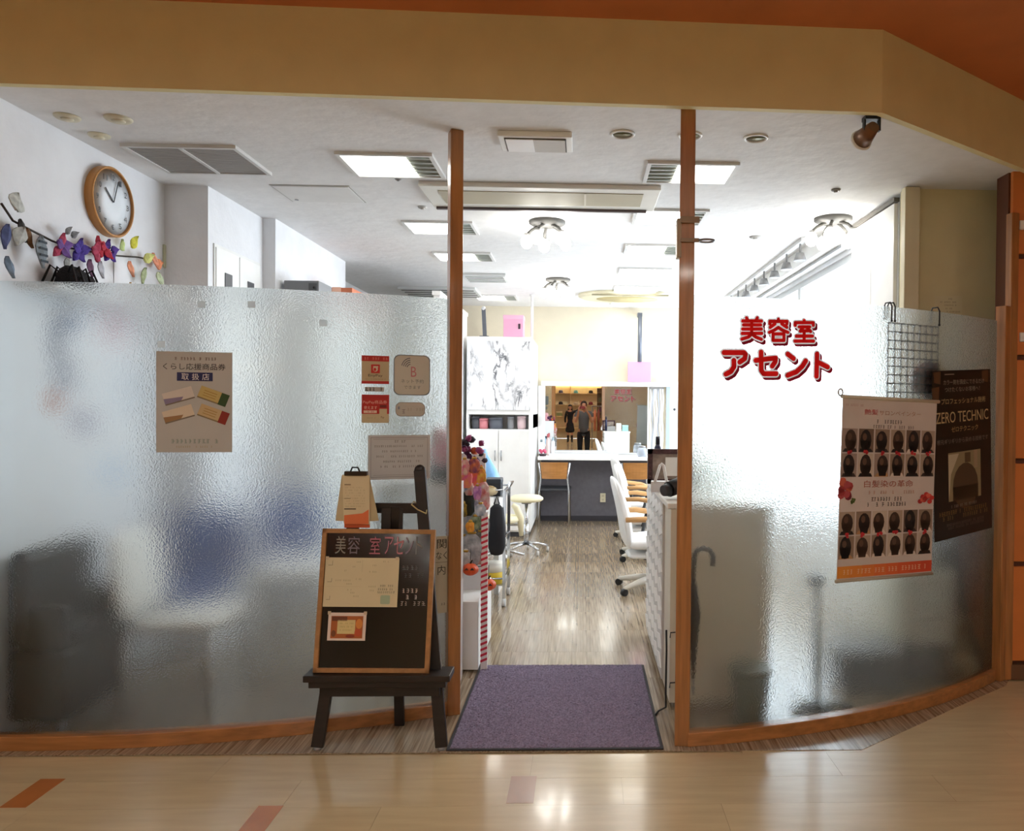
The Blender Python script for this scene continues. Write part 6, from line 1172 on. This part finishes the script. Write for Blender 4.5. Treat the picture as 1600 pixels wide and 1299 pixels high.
V += [((PX, PY, .70), (.165, .125)), ((PX, PY, .84), (.165, .125)), ((PX, PY, 1.0), (.142, .112)), ((PX, PY, 1.18), (.157, .117)), ((PX, PY, 1.345), (.135, .1)), ((PX, PY + .012, 1.40), (.075, .07))]; E_ += [(0, 1), (1, 2), (2, 3), (3, 4), (4, 5)]
for s_ in (-1, 1): add(V, E_, 4, [((PX + s_ * .17, PY, 1.345), .074), ((PX + s_ * .222, PY + .05, 1.22), .066)])
skinned('top', V, E_, SHIRT, t)
V, E_ = [((PX, PY, .95), (.148, .112))], []
for s_ in (-1, 1): add(V, E_, 0, [((PX + s_ * .095, PY, .77), (.102, .1)), ((PX + s_ * .1, PY + .01, .46), .075), ((PX + s_ * .1, PY - .015, .1), .062)])
skinned('trousers', V, E_, mat('1E2026', .85, bump=.2, bscale=30), t)
for s_ in (-1, 1): MB().lathe([(.05, .0), (.056, .03), (.045, .075), (.02, .095)], (PX + s_ * .105, PY + .07, 0), 16, sy=2.4, sx=.95).build('shoe', mat('16161A', .5), t)
t = thing('phone', 'reddish phone held up in front of the face, seen in the mirror', 'phone', (0, -.05, 1.5)); MB().box(-.075, .075, -.06, -.052, 1.462, 1.538).build('case', mat('8E2A2A', .4), t, bevel=.004); MB().box(-.070, .070, -.0615, -.06, 1.467, 1.533).build('screen', mat('0A0A0C', .1), t); MB().cyl((-.05, -.052, 1.515), (-.05, -.049, 1.515), .009, n=12).build('lens', BLACK, t)
# the shopper in black farther down the corridor, arm raised to a shelf
SX, SY = -.52, -12.4
t = thing('person', 'shopper in black dress and boots with one arm raised, small in the mirror', 'person', (SX, SY, 0)); V, E_ = [], []; b0 = body(V, E_, SX, SY, .88, 1.30, .15)
wr = add(V, E_, b0 + 3, [((SX + .15, SY, 1.30), .05), ((SX + .3, SY + .03, 1.36), .038), ((SX + .36, SY + .05, 1.42), .035), ((SX + .42, SY + .04, 1.58), .03), ((SX + .44, SY + .03, 1.66), .022)]); hand(V, E_, wr, (.1, 0, 1), (.9, .1, 0), (-.9, .2, .2), (0, .9, .2))
wr = add(V, E_, b0 + 3, [((SX - .15, SY, 1.30), .05), ((SX - .2, SY + .01, 1.06), .038), ((SX - .21, SY + .03, 1.0), .035), ((SX - .19, SY + .08, .80), .024)]); hand(V, E_, wr, (.05, .1, -1), (.2, .9, 0), (.3, .9, -.2), (.9, 0, -.1))
for s_ in (-1, 1): add(V, E_, b0, [((SX + s_ * .085, SY, .78), (.08, .08)), ((SX + s_ * .08, SY + .01, .47), .052), ((SX + s_ * .08, SY - .01, .29), .05), ((SX + s_ * .08, SY - .015, .09), .034), ((SX + s_ * .085, SY + .07, .04), (.036, .028)), ((SX + s_ * .085, SY + .14, .026), (.03, .02))])
skinned('body', V, E_, SKIN, t); head((SX, SY + .04, 1.50), t)
hr = MB().lathe([(.02, .128), (.062, .112), (.088, .07), (.09, .045)], (SX, SY + .038, 1.50), 20, sy=1.18); hr.lathe([(.06, .09), (.09, .04), (.1, -.05), (.11, -.18), (.095, -.28), (.03, -.3)], (SX, SY - .025, 1.50), 20, sy=.8); hr.build('hair', mat('1A1416', .7, bump=.5, bscale=60), t)
V, E_ = [((SX, SY, .40), (.23, .19)), ((SX, SY, .58), (.205, .165)), ((SX, SY, .85), (.155, .12)), ((SX, SY, 1.03), (.125, .105)), ((SX, SY, 1.2), (.145, .11)), ((SX, SY, 1.31), (.12, .09))], [(0, 1), (1, 2), (2, 3), (3, 4), (4, 5)]
add(V, E_, 5, [((SX + .15, SY, 1.31), .064), ((SX + .3, SY + .03, 1.365), .05), ((SX + .355, SY + .05, 1.42), .046), ((SX + .41, SY + .04, 1.55), .04)]); add(V, E_, 5, [((SX - .15, SY, 1.31), .064), ((SX - .2, SY + .01, 1.06), .05), ((SX - .21, SY + .03, 1.0), .047), ((SX - .195, SY + .07, .84), .04)])
skinned('dress', V, E_, mat('141316', .85), t)
for s_ in (-1, 1): skinned('boot', [((SX + s_ * .08, SY - .01, .36), .062), ((SX + s_ * .08, SY - .015, .1), .046), ((SX + s_ * .085, SY + .06, .045), (.045, .04)), ((SX + s_ * .085, SY + .15, .03), (.038, .028))], [(0, 1), (1, 2), (2, 3)], mat('201A18', .5), t)
